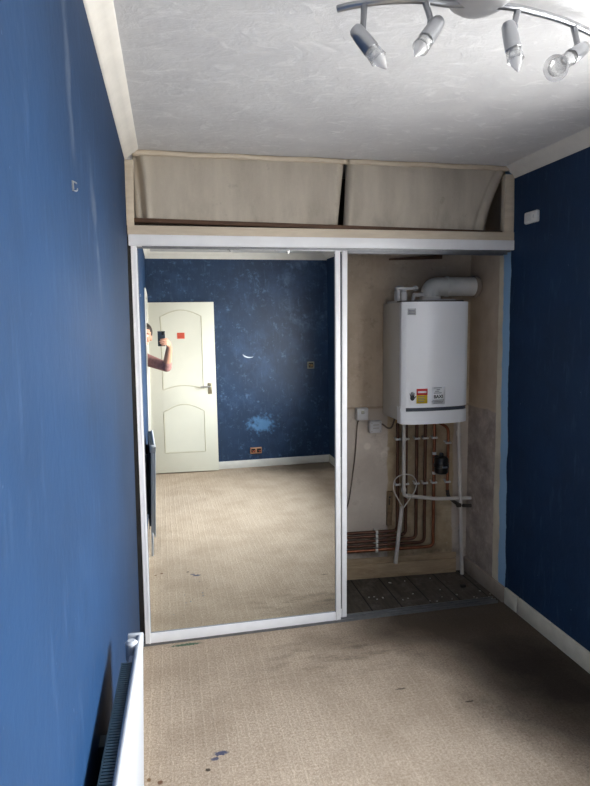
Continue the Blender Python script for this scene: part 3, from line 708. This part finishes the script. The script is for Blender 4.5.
# ------------------------------------------------------------------ pipework
PY = .055
def pipe_y(x): return ycl(x)-PY
xs = [1.362, 1.416, 1.484, 1.539, 1.598]
zh = [.312, .285, .255, .226, .194]
plabels = ['leftmost upright copper pipe below the boiler, top row of the run leaving left',
           'second upright copper pipe from the left, beside the white waste pipe',
           'third upright copper pipe from the left, tarnished dark brown',
           'fourth upright copper pipe from the left, just left of the black valve',
           'fifth upright copper pipe from the left, carrying the black valve']
plabels[3] = 'fourth upright copper pipe from the left, just before the one with the valve'
for i, (x, z) in enumerate(zip(xs, zh)):
    y = pipe_y(x)
    root = thing('copper_pipe', plabels[i], 'pipe', (x, y, z), 'copper pipes under the boiler')
    tube = B().tube(fillet([(x, y, 1.06), (x, y, z), (.55, pipe_y(.55), z+.003)], .035, 8), .0105, 12).build('pipe', 'copper' if i == 4 else 'copper_dark')
    nut = B().lathe([(.012, 0), (.0145, .003), (.0145, .02), (.012, .023)], frame_to((x, y, 1.0), (0, 0, 1)), 6).build('brass_nut', 'brassfit')
    keep(root, tube, nut)
    for zc_ in (.898, .612):
        c = B().box((x-.018, y-.014, zc_-.006), (x+.018, y+.012, zc_+.006), .003).box((x-.004, y+.01, zc_-.004), (x+.004, ycl(x)+.002, zc_+.004)).build('pipe_clip', 'plasticw'); keep(root, c)
    xc = 1.228; yc = pipe_y(xc)
    c = B().box((xc-.008, yc-.014, z-.0115), (xc+.008, yc+.012, z+.0115), .003).box((xc-.004, yc+.01, z-.004), (xc+.004, ycl(xc)+.002, z+.004)).build('pipe_clip', 'plasticw'); keep(root, c)
# gas pipe
x = 1.688; y = pipe_y(x)
root = thing('copper_pipe', 'rightmost copper pipe, short, ending in a dark elbow at the right wall', 'pipe', (x, y, .55), 'copper pipes under the boiler')
tube = B().tube(fillet([(1.615, y, 1.05), (1.615, y, 1.0), (x, y, .955), (x, y, .54)], .03), .0095, 12).build('pipe', 'copper')
elb = B().tube(fillet([(x, y, .56), (x+.005, y, .515), (1.76, y-.02, .455), (1.842, y-.02, .45)], .04), [.011]*len(fillet([(x, y, .56), (x+.005, y, .515), (1.76, y-.02, .455), (1.842, y-.02, .45)], .04)), 12).lathe([(.015, 0), (.017, .004), (.017, .022), (.014, .026)], frame_to((1.745, y-.018, .462), (1, -.1, -.1)), 8).build('dark_elbow', 'lag')
keep(root, tube, elb)
for zc_ in (.862, .612):
    c = B().box((x-.018, y-.014, zc_-.006), (x+.018, y+.012, zc_+.006), .003).box((x-.004, y+.01, zc_-.004), (x+.004, ycl(x)+.002, zc_+.004)).build('pipe_clip', 'plasticw'); keep(root, c)
# black filter valve between the two right pipes
va = thing('black_valve', 'black round filter valve with a bright band among the copper pipes', 'valve', (1.632, pipe_y(1.63)-.02, .675))
vm = Matrix.Translation((1.626, pipe_y(1.63)-.04, .676)) @ Matrix.Diagonal((1.3, 1.3, .95, 1))
a = B().lathe([(.020, 0), (.030, .006), (.034, .02), (.034, .045), (.037, .047), (.037, .066), (.034, .069), (.034, .10), (.028, .112), (.012, .116)], vm, 20).lathe([(.012, 0), (.014, .004), (.014, .02), (.01, .026)], frame_to((1.626, pipe_y(1.63)-.04, .782), (0, 0, 1)), 12).build('body', 'black')
b = B().box((1.610, pipe_y(1.63)-.090, .722), (1.644, pipe_y(1.63)-.080, .732), .002).build('bright_band', 'chrome')
keep(va, a, b)
for q0, q1, rr in (((1.598, pipe_y(1.598), .70), (1.61, pipe_y(1.6)-.015, .70), .012), ((1.598, pipe_y(1.598), .775), (1.615, pipe_y(1.6)-.015, .775), .012), ((1.655, pipe_y(1.65)-.02, .735), (1.688, pipe_y(1.688), .735), .010)):
    keep(va, B().tube([q0, q1], rr, 10).build('port', 'black'))
for zz in (.79, .665):
    keep(va, B().lathe([(.012, 0), (.0135, .003), (.0135, .014), (.012, .017)], frame_to((1.598, pipe_y(1.598), zz), (0, 0, 1)), 8).build('union_nut', 'plasticw'))

# white waste pipes
y = pipe_y(1.38)-.05
wp = thing('waste_pipe', 'white plastic waste pipe dropping from the boiler and turning right to the wall', 'pipe', (1.383, y, .55), 'white waste pipes')
a = B().tube(fillet([(1.380, y, 1.055), (1.383, y, .553), (1.60, y+.012, .512), (1.848, y+.02, .496)], .022), .0115, 14).build('pipe', 'overflow')
keep(wp, a)
for pp, dd in (((1.381, y, .895), (0, 0, 1)), ((1.383, y, .575), (0, 0, 1)), ((1.405, y, .5485), (1, .05, -.16))):
    keep(wp, B().lathe([(.0135, 0), (.0145, .003), (.0145, .022), (.0135, .025)], frame_to(pp, dd), 16).build('coupling', 'overflow'))

y = 3.335
wp = thing('waste_pipe', 'long white plastic pipe standing at the right from boiler to floorboards', 'pipe', (1.792, y, 0), 'white waste pipes')
a = B().tube(fillet([(1.655, 3.28, 1.06), (1.70, 3.30, 1.02), (1.747, y, .99), (1.79, y, .0)], .03), .0115, 14).build('pipe', 'overflow')
b = B().lathe([(.0135, 0), (.0145, .003), (.0145, .03), (.0135, .033)], frame_to((1.748, y, .94), (.04, 0, -1)), 16).build('coupling', 'overflow')
keep(wp, a, b)
y = pipe_y(1.35)-.035
wp = thing('waste_pipe', 'short white pipe hanging aslant in front of the lower copper pipes, left', 'pipe', (1.34, y, .12), 'white waste pipes')
a = B().tube([(1.378, y, .475), (1.338, y, .115)], .0125, 14).build('pipe', 'overflow'); keep(wp, a)
# cable loop
y = pipe_y(1.38)-.066
pts = [(1.374, y, .478), (1.335, y-.004, .545), (1.308, y-.006, .605), (1.318, y-.004, .665), (1.37, y, .69), (1.43, y, .68), (1.458, y, .635), (1.45, y, .585), (1.415, y+.003, .53), (1.376, y+.004, .478)]
def smooth_path(P, n=6):
    P = [Vector(p) for p in P]; out = []
    for i in range(len(P)-1):
        p0, p1, p2, p3 = P[max(i-1, 0)], P[i], P[i+1], P[min(i+2, len(P)-1)]
        for j in range(n):
            t = j/n; out.append(.5*((2*p1)+(p2-p0)*t+(2*p0-5*p1+4*p2-p3)*t*t+(3*p1-p0-3*p2+p3)*t**3))
    return out+[P[-1]]
tag(B().tube(smooth_path(pts), .0036, 8).build('cable_loop', 'cablew'), 'loop of thin pale cable hung in front of the copper pipes', 'cable')

# electrics in the cupboard
def jbox(x0, x1, z0, z1, label, dial):
    yw = ycl((x0+x1)/2)
    root = thing('junction_box', label, 'junction box', ((x0+x1)/2, yw, z0), 'junction boxes by the boiler')
    a = B().box((x0, yw-.034, z0), (x1, yw+.004, z1), .005).build('back_box', 'greyplastic')
    b = B().box((x0+.002, yw-.042, z0+.002), (x1-.002, yw-.034, z1-.002), .004).build('cover', 'greyplastic')
    c = B()
    if dial: c.box((x0+.028, yw-.046, z0+.042), (x1-.028, yw-.041, z0+.062), .002)
    else:
        for xx in (x0+.012, x1-.012):
            for zz in (z0+.012, z1-.012): c.lathe([(.003, 0), (.003, .0015)], frame_to((xx, yw-.042, zz), (0, -1, 0)), 10)
        c.box((x0+.02, yw-.0425, z0+.03), (x1-.02, yw-.0415, z0+.034)).box((x0+.02, yw-.0425, z0+.05), (x1-.02, yw-.0415, z0+.054))
    c = c.build('switch' if dial else 'cover_screws', 'steelbox')
    keep(root, a, b, c)
jbox(1.108, 1.184, 1.020, 1.096, 'upper left pale junction box on the plaster, with a small grey switch', True)
jbox(1.190, 1.268, .938, 1.014, 'lower right pale junction box on the plaster, closest to the boiler', False)
tag(B().tube(smooth_path([(1.128, ycl(1.11)-.02, 1.022), (1.122, ycl(1.11)-.006, .98), (1.108, ycl(1.1)-.006, .80), (1.085, ycl(1.07)-.006, .62), (1.065, ycl(1.05)-.006, .5), (1.03, ycl(1.0)-.006, .40), (1.00, ycl(1.0)-.006, .325)]), .0038, 8).build('cable', 'cable'), 'dark cable hanging down the plaster from the upper junction box', 'cable')
tag(B().tube(smooth_path([(1.266, ycl(1.25)-.02, .985), (1.275, ycl(1.27)-.03, .99), (1.31, ycl(1.3)-.03, .965), (1.34, ycl(1.34)-.02, .975), (1.36, ycl(1.36)-.03, 1.06)]), .005, 8).build('cable', 'cable'), 'short grey cable looping from the lower junction box to the boiler', 'cable')
wk = thing('wooden_block', 'small upright wooden block with a dark hole, left of the copper pipes', 'wooden block', (1.327, ycl(1.3)-.01, .335))
yw = ycl(1.3)
a = B().hexa([(1.309, yw-.02, .335), (1.313, yw-.02, .555), (1.309, yw+.004, .335), (1.313, yw+.004, .555), (1.342, yw-.02, .335), (1.348, yw-.02, .555), (1.342, yw+.004, .335), (1.348, yw+.004, .555)], .002).build('board', 'blockwood')
b = B().lathe([(.006, 0), (.006, .001)], frame_to((1.326, yw-.0205, .52), (0, -1, 0)), 10).box((1.320, yw-.021, .47), (1.326, yw-.02, .51)).build('dark_hole', 'black'); keep(wk, a, b)

# ------------------------------------------------------------------ radiator on the left wall
RM = Matrix.Translation((-.099, 1.585, .12)) @ Matrix.Rotation(math.radians(-1.9), 4, 'Z') @ Matrix.Translation((0, 0, .66)) @ Matrix.Rotation(math.radians(2.2), 4, 'Y') @ Matrix.Translation((0, 0, -.66))        # local y runs back towards the camera as negative
RL, RH = .86, .66
rd = thing('radiator', 'white radiator with a dark slatted top under the navy left wall', 'radiator', RM.translation)
fp = B()
fp.box((-.010, -RL, 0), (.0, 0, RH), .004, RM)
fp.tube([RM @ Vector((-.008, -RL, RH-.004)), RM @ Vector((-.008, 0, RH-.004))], .009, 14)
fp = fp.build('front_panel', 'radw')
cap = B().box((-.040, -.012, RH-.035), (.001, 0, RH+.006), .003, RM).box((-.034, -.012, .02), (-.008, -.004, RH-.03), .002, RM).build('end_cap', 'radw')
bp = B().box((-.044, -RL, .02), (-.040, -.13, RH-.02), .002, RM).build('back_panel', 'radg')
gr = B().box((-.040, -RL, RH-.03), (-.012, -.13, RH-.022), 0, RM)
for i in range(84):
    yy = -RL+.006+i*(RL-.142)/83
    gr.box((-.043, yy, RH-.028), (-.012, yy+.0058, RH-.004), 0, RM)
gr.box((-.044, -RL, RH-.03), (-.041, -.13, RH-.004), 0, RM)
gr = gr.build('top_grille', 'radg')
fins = B()
for i in range(40):
    yy = -RL+.02+i*(RL-.16)/39; fins.box((-.040, yy, .04), (-.011, yy+.002, RH-.04), 0, RM)
fins = fins.build('convector_fins', 'radg', smooth=False); fins['kind'] = 'stuff'
va_ = B().lathe([(.012, 0), (.016, .003), (.016, .05), (.010, .056)], frame_to(RM @ Vector((-.025, -.05, RH-.045)), (0, 0, 1)), 14).tube([RM @ Vector((-.025, -.13, RH-.03)), RM @ Vector((-.025, -.01, RH-.03))], .007, 10).build('air_valve', 'radw')
for y0 in (-RL+.1, -.30):
    keep(rd, B().box((-.085, y0, .1), (-.044, y0+.04, RH-.1), .002, RM).build('wall_bracket', 'radg'))
for y0, y1 in ((-.02, .05), (-RL+.02, -RL-.05)):
    keep(rd, B().tube(fillet([RM @ Vector((-.025, y0, .03)), RM @ Vector((-.025, y1, .03)), RM @ Vector((-.025, y1, -.125))], .02), .0075, 10).build('feed_pipe', 'radw'))
keep(rd, fp, cap, bp, gr, fins, va_)

# hook high on the left wall
hx_ = xl(1.9)
hk = thing('wall_hook', 'small bent metal hook high on the navy left wall', 'hook', (hx_, 1.258, 1.885))
a = B().box((hx_-.002, 1.25, 1.886), (hx_+.003, 1.259, 1.902), .001).build('plate', 'steel')
b = B().tube(fillet([(hx_, 1.254, 1.902), (hx_+.008, 1.259, 1.898), (hx_+.006, 1.267, 1.9)], .006), .0014, 8).tube(fillet([(hx_, 1.252, 1.884), (hx_+.008, 1.256, 1.882), (hx_+.008, 1.264, 1.889)], .006), .0014, 8).build('prongs', 'steel'); keep(hk, a, b)

# sensor box on the right wall
rs = thing('wall_sensor', 'small white plastic thermostat box high on the navy right wall', 'thermostat', (XR, 2.768, 2.138))
a = B().box((XR-.022, 2.715, 2.108), (XR+.002, 2.822, 2.168), .009, seg=3).build('case', 'plasticw')
b = B()
for i in range(5): b.box((XR-.0232, 2.757+i*.011, 2.120), (XR-.0215, 2.761+i*.011, 2.156), .0005)
b.box((XR-.0235, 2.735, 2.13), (XR-.0215, 2.743, 2.146), .001)
b = b.build('vent_slots', 'greyplastic'); keep(rs, a, b)

# ------------------------------------------------------------------ ceiling spotlight bar
ZB = ZC-.045
cl = thing('ceiling_light', 'satin chrome curved spotlight bar with four spots on the white ceiling', 'ceiling light', (.79, 1.49, ZC))
dome = B().lathe([(.098, .003), (.098, -.006), (.094, -.020), (.082, -.036), (.062, -.049), (.036, -.056), (.010, -.058), (.001, -.058)], Matrix.Translation((.782, 1.42, ZC)) @ Matrix.Diagonal((.9, .9, 1, 1)), 40).build('canopy', 'silver')
bpts = smooth_path([(.440, 1.498, ZB), (.475, 1.474, ZB), (.54, 1.443, ZB), (.62, 1.424, ZB), (.70, 1.427, ZB), (.785, 1.416, ZB), (.86, 1.412, ZB), (.93, 1.422, ZB), (1.03, 1.446, ZB), (1.138, 1.487, ZB), (1.165, 1.50, ZB)])
bar = B().tube(bpts, .0085, 14).build('bar', 'chrome')
keep(cl, dome, bar)
def px(x_, y_, z_=None, y3=None):
    d = Rt*((x_-CX)/FPX)+Up*((CY-y_)/FPX)+Fw; o = Vector((0, 0, CH))
    t = (z_-CH)/d.z if z_ is not None else y3/d.y
    return o+d*t
spots = [((.497, 1.462), (355, 29), (371, 51), (381, 62), 1.40, 1.385, 1.378, 0), ((.640, 1.424), (439, 21), (425, 41), (412, 60), 1.385, 1.37, 1.352, 0),
         ((.880, 1.415), (508, 24), (513.5, 50), (517, 67), 1.385, 1.375, 1.368, 0), ((1.075, 1.462), (584, 48), (570, 58.5), (556, 68), 1.43, 1.395, 1.355, 1)]
for (bx, by), pb, pf, pt, yb_, yf_, yt_, ring in spots:
    b0 = px(*pb, y3=yb_); f0 = px(*pf, y3=yf_); e0 = px(*pt, y3=yt_); ax = (e0-b0).normalized(); Lh = (f0-b0).length; Ls = (e0-b0).length-Lh
    pivot = b0+ax*Lh*.25
    top = Vector((bx, by, ZB-.006)); low = Vector((bx+(pivot.x-bx)*.5, by+(pivot.y-by)*.6, pivot.z+.016))
    arm = B().tube([top, top+(low-top)*.5, low], [.0085, .0075, .0075], 12).ball(low, .0105, seg=12).tube([low, pivot+Vector((0, 0, .008))], .005, 10).build('arm', 'chrome_dark')
    hm = frame_to(b0, ax)
    head = B().lathe([(.004, -.004), (.013, -.002), (.0165, .004), (.0185, Lh*.4), (.0195, Lh*.98), (.0185, Lh), (.017, Lh-.004), (.0165, Lh*.6)], hm, 24, cap=False).build('spot_head', 'chrome')
    holder = B().lathe([(.0135, Lh*.5), (.0135, Lh+.002), (.011, Lh+.008)], hm, 18).build('lamp_holder', 'plasticw')
    bl = .055 if not ring else .03
    bulb = B().lathe([(.0105, Lh), (.0145, Lh+bl*.22), (.0155, Lh+bl*.4), (.0130, Lh+bl*.62), (.0065, Lh+bl*.85), (.0015, Lh+bl)], hm, 18).build('candle_bulb', 'bulb')
    if ring: sp_ = [(.0168, Lh-.004), (.0175, Lh+Ls*.3), (.0195, Lh+Ls*.6), (.0245, Lh+Ls*.94)]
    else: sp_ = [(.0172, Lh-.004), (.0185, Lh+.010), (.0190, Lh+.018), (.0198, Lh+.026)]
    shd = B().lathe(sp_, hm, 28, cap=False).build('glass_shade', 'shade'); solid(shd, .0012)
    if ring:
        rim = B().lathe([(.0235, Lh+Ls*.93), (.0305, Lh+Ls), (.031, Lh+Ls+.002), (.0240, Lh+Ls*.96), (.0235, Lh+Ls*.93)], hm, 32, cap=False).build('glass_rim', 'rim'); rim.parent = shd
    bulb.parent = head; holder.parent = head
    keep(cl, arm, head, shd)

# ------------------------------------------------------------------ loose plaster chips on the cupboard floorboards
def chip(rad):
    b = B(); k = R.randint(5, 7); a0 = R.uniform(0, 6)
    poly = [(rad*R.uniform(.6, 1.1)*math.cos(a0+2*PI*i/k), rad*R.uniform(.4, .8)*math.sin(a0+2*PI*i/k), 0) for i in range(k)]
    b.prism(poly, (0, 0, R.uniform(.002, .005)), .0006); return b
def fp_(x_, y_): return px(x_, y_, z_=-.004)
protos = [chip(.0068) for _ in range(4)]
protos = [p.build('plaster_chip', 'chip') for p in protos]
spots_c = [(388, 580.5), (400, 576), (424, 572.5), (383, 598), (374, 597), (377, 599.5), (369, 597.5), (403, 600), (408, 598.5), (440, 590), (442, 597), (437, 601.5), (452, 599), (457, 595), (474, 597), (477, 598.5), (480, 591), (484, 599.5), (489, 597), (492, 600), (490, 594), (466, 601), (430, 601), (413, 594)]
for i, (x_, y_) in enumerate(spots_c):
    o = protos[i] if i < 4 else protos[i % 4].copy()
    if i >= 4: COL.objects.link(o)
    p = fp_(x_, y_); o.location = (p.x, min(p.y, 3.33), -.004 if p.y > 2.99 else .0045 if p.y > 2.93 else .0); o.rotation_euler = (0, 0, R.uniform(0, 6)); s_ = R.uniform(.6, 1.25); o.scale = (s_, s_, 1)
    if i == 0: o.scale = (2.0, 1.7, 1)
    tag(o, 'pale plaster chip lying on the dark cupboard floorboards', 'plaster chip', 'plaster chips on the floorboards')
p = fp_(463, 587)
tag(B().box((p.x-.016, p.y-.011, -.004), (p.x+.016, p.y+.011, .012), .004).build('black_lump', 'rubber'), 'small black lump on the floorboards near the white pipe foot', 'debris')

# ------------------------------------------------------------------ phone and person (seen only in the mirror)
ph = thing('phone', 'dark slate smartphone held upright, seen in the mirror', 'phone', (-.0205, -.010, 1.497))
a = B().box((-.056, -.0135, 1.497), (.015, -.0055, 1.644), .0035, seg=3).build('body', 'slate')
b = B().box((-.053, -.0142, 1.500), (.012, -.0134, 1.641), .0).build('screen', 'screen')
c = B()
c.box((-.018, -.0058, 1.606), (.012, -.0045, 1.640), .0006); c = c.build('camera_block', 'black')
for lx, lz in ((.003, 1.632), (-.009, 1.632), (-.009, 1.614)):
    l_ = B().lathe([(.0045, 0), (.0045, .0006)], frame_to((lx, -.0045, lz), (0, 1, 0)), 16).build('lens', 'lens'); keep(ph, l_)
keep(ph, a, b, c)

pe = B()
V = Vector
HC = V((-.196, -.415, 1.600))                                # head centre
ht = Matrix.Rotation(math.radians(10), 3, 'Y')               # head tips towards the doorway side
def hp_(x, y, z): return HC + ht @ V((x, y, z))
# trunk
pe.capsule([(-.40, -.50, .90), (-.395, -.495, 1.02), (-.385, -.49, 1.14), (-.37, -.48, 1.27), (-.355, -.47, 1.36)], [.13, .12, .115, .13, .105])
pe.capsule([(-.47, -.50, .92), (-.33, -.49, .92)], [.11, .11])
pe.capsule([(-.47, -.50, 1.30), (-.27, -.43, 1.30)], [.095, .095])
# shoulders, arms
RS, LS = V((-.195, -.395, 1.365)), V((-.525, -.52, 1.36))
pe.capsule([(-.35, -.465, 1.385), RS], [.075, .058]); pe.capsule([(-.36, -.47, 1.385), LS], [.075, .058])
EL, WR = V((.020, -.225, 1.285)), V((.052, -.105, 1.478))
pe.capsule([RS, (RS+EL)/2, EL], [.055, .047, .040]); pe.capsule([EL, EL+(WR-EL)*.3, WR], [.041, .042, .030])
LE, LWr = V((-.60, -.54, 1.08)), V((-.57, -.44, .84))
pe.capsule([LS, (LS+LE)/2, LE], [.055, .047, .040]); pe.capsule([LE, LE+(LWr-LE)*.3, LWr], [.040, .040, .027])
# legs and feet
for hx2, kx, ax_ in ((-.47, -.50, -.52), (-.335, -.32, -.31)):
    pe.capsule([(hx2, -.50, .88), (kx, -.48, .49)], [.095, .058]); pe.capsule([(kx, -.48, .49), (kx, -.505, .36), (ax_, -.51, .10)], [.056, .056, .038])
    pe.capsule([(ax_, -.53, .045), (ax_, -.40, .038)], [.040, .034])
# neck and head
pe.capsule([(-.345, -.465, 1.40), (-.26, -.44, 1.50), hp_(0, -.02, -.06)], [.062, .056, .056])
pe.ball(hp_(0, -.012, .022), .1, (.76, .94, 1.04), ht, 24); pe.ball(hp_(0, .022, -.045), .07, (.82, .92, 1.0), ht, 20); pe.ball(hp_(0, .058, -.092), .026, (1, .9, .8), ht, 14)
pe.capsule([hp_(0, .083, .012), hp_(0, .102, -.022)], [.010, .015]); 
for sgn in (-1, 1):
    pe.ball(hp_(sgn*.012, .094, -.026), .010, seg=10); pe.ball(hp_(sgn*.077, -.012, -.008), .030, (.32, .62, 1.1), ht, 14)
    pe.capsule([hp_(sgn*.018, .083, .030), hp_(sgn*.046, .071, .028)], [.009, .008]); pe.ball(hp_(sgn*.042, .062, -.028), .026, (1, .8, .9), ht, 12)
# right hand round the phone: palm on the right edge, fingers wrapping over the back
pe.capsule([WR, (.046, -.062, 1.520)], [.026, .026])
for z_, yk in ((1.565, -.026), (1.545, -.022), (1.526, -.022), (1.510, -.026)): pe.capsule([(.046, -.064, 1.505), (.030, yk, z_)], [.021, .0125])
fing = [(1.566, -.030, .0082), (1.547, -.040, .0085), (1.528, -.034, .0082), (1.511, -.020, .0072)]
for z_, xt, r in fing:
    pe.capsule([(.030, -.020, z_), (.026, .0015, z_+.002), (.006, .0055, z_+.001), (xt, .0048, z_-.004)], [r+.002, r, r, r*.86], 12)
pe.capsule([(.046, -.055, 1.515), (.036, -.042, 1.548), (.012, -.028, 1.566), (-.008, -.024, 1.572)], [.016, .0125, .0105, .009], 12)
# left hand, relaxed
LH_ = LWr+V((.005, .02, -.06)); pe.capsule([LWr, LH_], [.027, .028])
for i, (dx, ln) in enumerate(((-.022, .068), (-.007, .076), (.008, .072), (.022, .058))):
    k0 = LH_+V((dx, .008, -.02)); pe.capsule([LH_+V((dx*.6, 0, 0)), k0, k0+V((0, .012, -ln*.5)), k0+V((0, .034, -ln*.85))], [.013, .0095, .0085, .0075], 10)
pe.capsule([LWr+V((.015, .01, -.02)), LH_+V((.032, .022, -.01)), LH_+V((.034, .036, -.04))], [.014, .011, .009], 10)
body = pe.build('person', 'skin', ang=180)
rm = body.modifiers.new('remesh', 'REMESH'); rm.mode = 'VOXEL'; rm.voxel_size = .0042; rm.use_smooth_shade = True
sm = body.modifiers.new('smooth', 'SMOOTH'); sm.factor = .5; sm.iterations = 3
tag(body, 'person in a mauve top leaning in at the doorway, arm raised, in the mirror', 'person')
def cloth_part(b, name, mat, vox=.008, it=4):
    o = b.build(name, mat, body, ang=180)
    r_ = o.modifiers.new('remesh', 'REMESH'); r_.mode = 'VOXEL'; r_.voxel_size = vox; r_.use_smooth_shade = True
    s_ = o.modifiers.new('smooth', 'SMOOTH'); s_.factor = .5; s_.iterations = it
    return o
tb = B()
tb.capsule([(-.40, -.50, .90), (-.395, -.495, 1.02), (-.385, -.49, 1.14), (-.37, -.48, 1.27), (-.355, -.47, 1.365)], [.142, .134, .130, .142, .112])
tb.capsule([(-.47, -.50, 1.30), (-.27, -.43, 1.30)], [.104, .104]); tb.capsule([(-.35, -.465, 1.385), RS], [.083, .068]); tb.capsule([(-.36, -.47, 1.385), LS], [.083, .068])
tb.capsule([RS, (RS+EL)/2, EL, EL+(WR-EL)*.18], [.066, .058, .052, .050]); tb.capsule([LS, (LS+LE)/2, LE], [.066, .058, .050])
cloth_part(tb, 'shirt', 'mauve')
tr_ = B(); tr_.capsule([(-.47, -.50, .93), (-.33, -.495, .93)], [.122, .122])
for hx2, kx, ax_ in ((-.47, -.50, -.52), (-.335, -.32, -.31)):
    tr_.capsule([(hx2, -.50, .88), (kx, -.48, .49)], [.108, .074]); tr_.tube([(kx, -.48, .49), (kx, -.505, .36), (ax_, -.515, .085)], [.074, .070, .060], 16)
cloth_part(tr_, 'trousers', 'denim')
for ax_ in (-.52, -.31):
    cloth_part(B().capsule([(ax_, -.54, .052), (ax_, -.46, .050), (ax_, -.385, .044)], [.050, .048, .042]).box((ax_-.045, -.58, .002), (ax_+.045, -.35, .02), .006), 'shoe', 'shoe', .006)
hb = B(); hb.ball(hp_(0, -.024, .040), .1, (.82, .98, 1.02), ht, 24); 
hair = hb.warp(lambda c: c)
# cut the hair cap away from the face
for v_ in hair.bm.verts:
    l = ht.transposed() @ (v_.co-HC)
    if l.y > .045 and l.z < .075: v_.co = HC + ht @ V((l.x*.9, .03, max(l.z, .02)*.9))
    if l.z < -.03: v_.co = HC + ht @ V((l.x*.85, l.y*.85, l.z*.8))
hair = hair.build('hair', 'hair', body, ang=180)
for sgn in (-1, 1):
    e = B().ball(hp_(sgn*.032, .072, .012), .0125, seg=14).build('eye', 'eyew', body)
    B().ball(hp_(sgn*.032, .0815, .012), .0055, (1, .6, 1), ht, 10).build('iris', 'iris', e)
    B().capsule([hp_(sgn*.018, .092, .034), hp_(sgn*.034, .088, .037), hp_(sgn*.050, .074, .031)], [.0035, .0035, .0025], 8).build('eyebrow', 'hair', body)
B().capsule([hp_(-.022, .078, -.055), hp_(0, .087, -.054), hp_(.022, .078, -.055)], [.004, .0065, .004], 10).build('mouth', 'lip', body)

# ------------------------------------------------------------------ daylight
wd = bpy.data.worlds.new('daylight'); scene.world = wd; wd.use_nodes = True
t = wd.node_tree; t.nodes.clear(); n = N(t)
out = n.new('ShaderNodeOutputWorld'); bg = n.new('ShaderNodeBackground')
tc = n.new('ShaderNodeTexCoord'); x, y, z = n.xyz(tc.outputs['Generated'])
sky = n.mix(n.ramp(z, -.02, .9), (1.0, .985, .96), (.80, .90, 1.0))
c = n.mix(n.ramp(z, -.06, .02), (.36, .355, .345), sky)
n.link(c, bg.inputs[0]); bg.inputs[1].default_value = 12.0
n.link(bg.outputs[0], out.inputs[0])
pl = bpy.data.lights.new('window_portal', 'AREA'); pl.shape = 'RECTANGLE'; pl.size = WY1-WY0; pl.size_y = WZ1-WZ0; pl.cycles.is_portal = True
po = bpy.data.objects.new('window_portal', pl); COL.objects.link(po)
yc_ = (WY0+WY1)/2
po.location = (XR+.24+(xr(yc_)-XR), yc_, (WZ0+WZ1)/2)
po.rotation_euler = (0, PI/2, 0)                              # area lights face local -z: turn to face -x
nrm = V((-1, -.0459, 0)).normalized()
po.rotation_euler = nrm.to_track_quat('-Z', 'Y').to_euler()

vs = scene.view_settings
scene.display_settings.display_device = 'sRGB'
vs.view_transform = 'Standard'; vs.look = 'None'; vs.gamma = 1; vs.use_curve_mapping = False
vs.exposure = 2.15
cy = scene.cycles
cy.max_bounces = 14; cy.diffuse_bounces = 8; cy.glossy_bounces = 6; cy.transparent_max_bounces = 12; cy.sample_clamp_indirect = 6
cy.use_denoising = True
try: cy.denoiser = 'OPENIMAGEDENOISE'
except Exception: pass
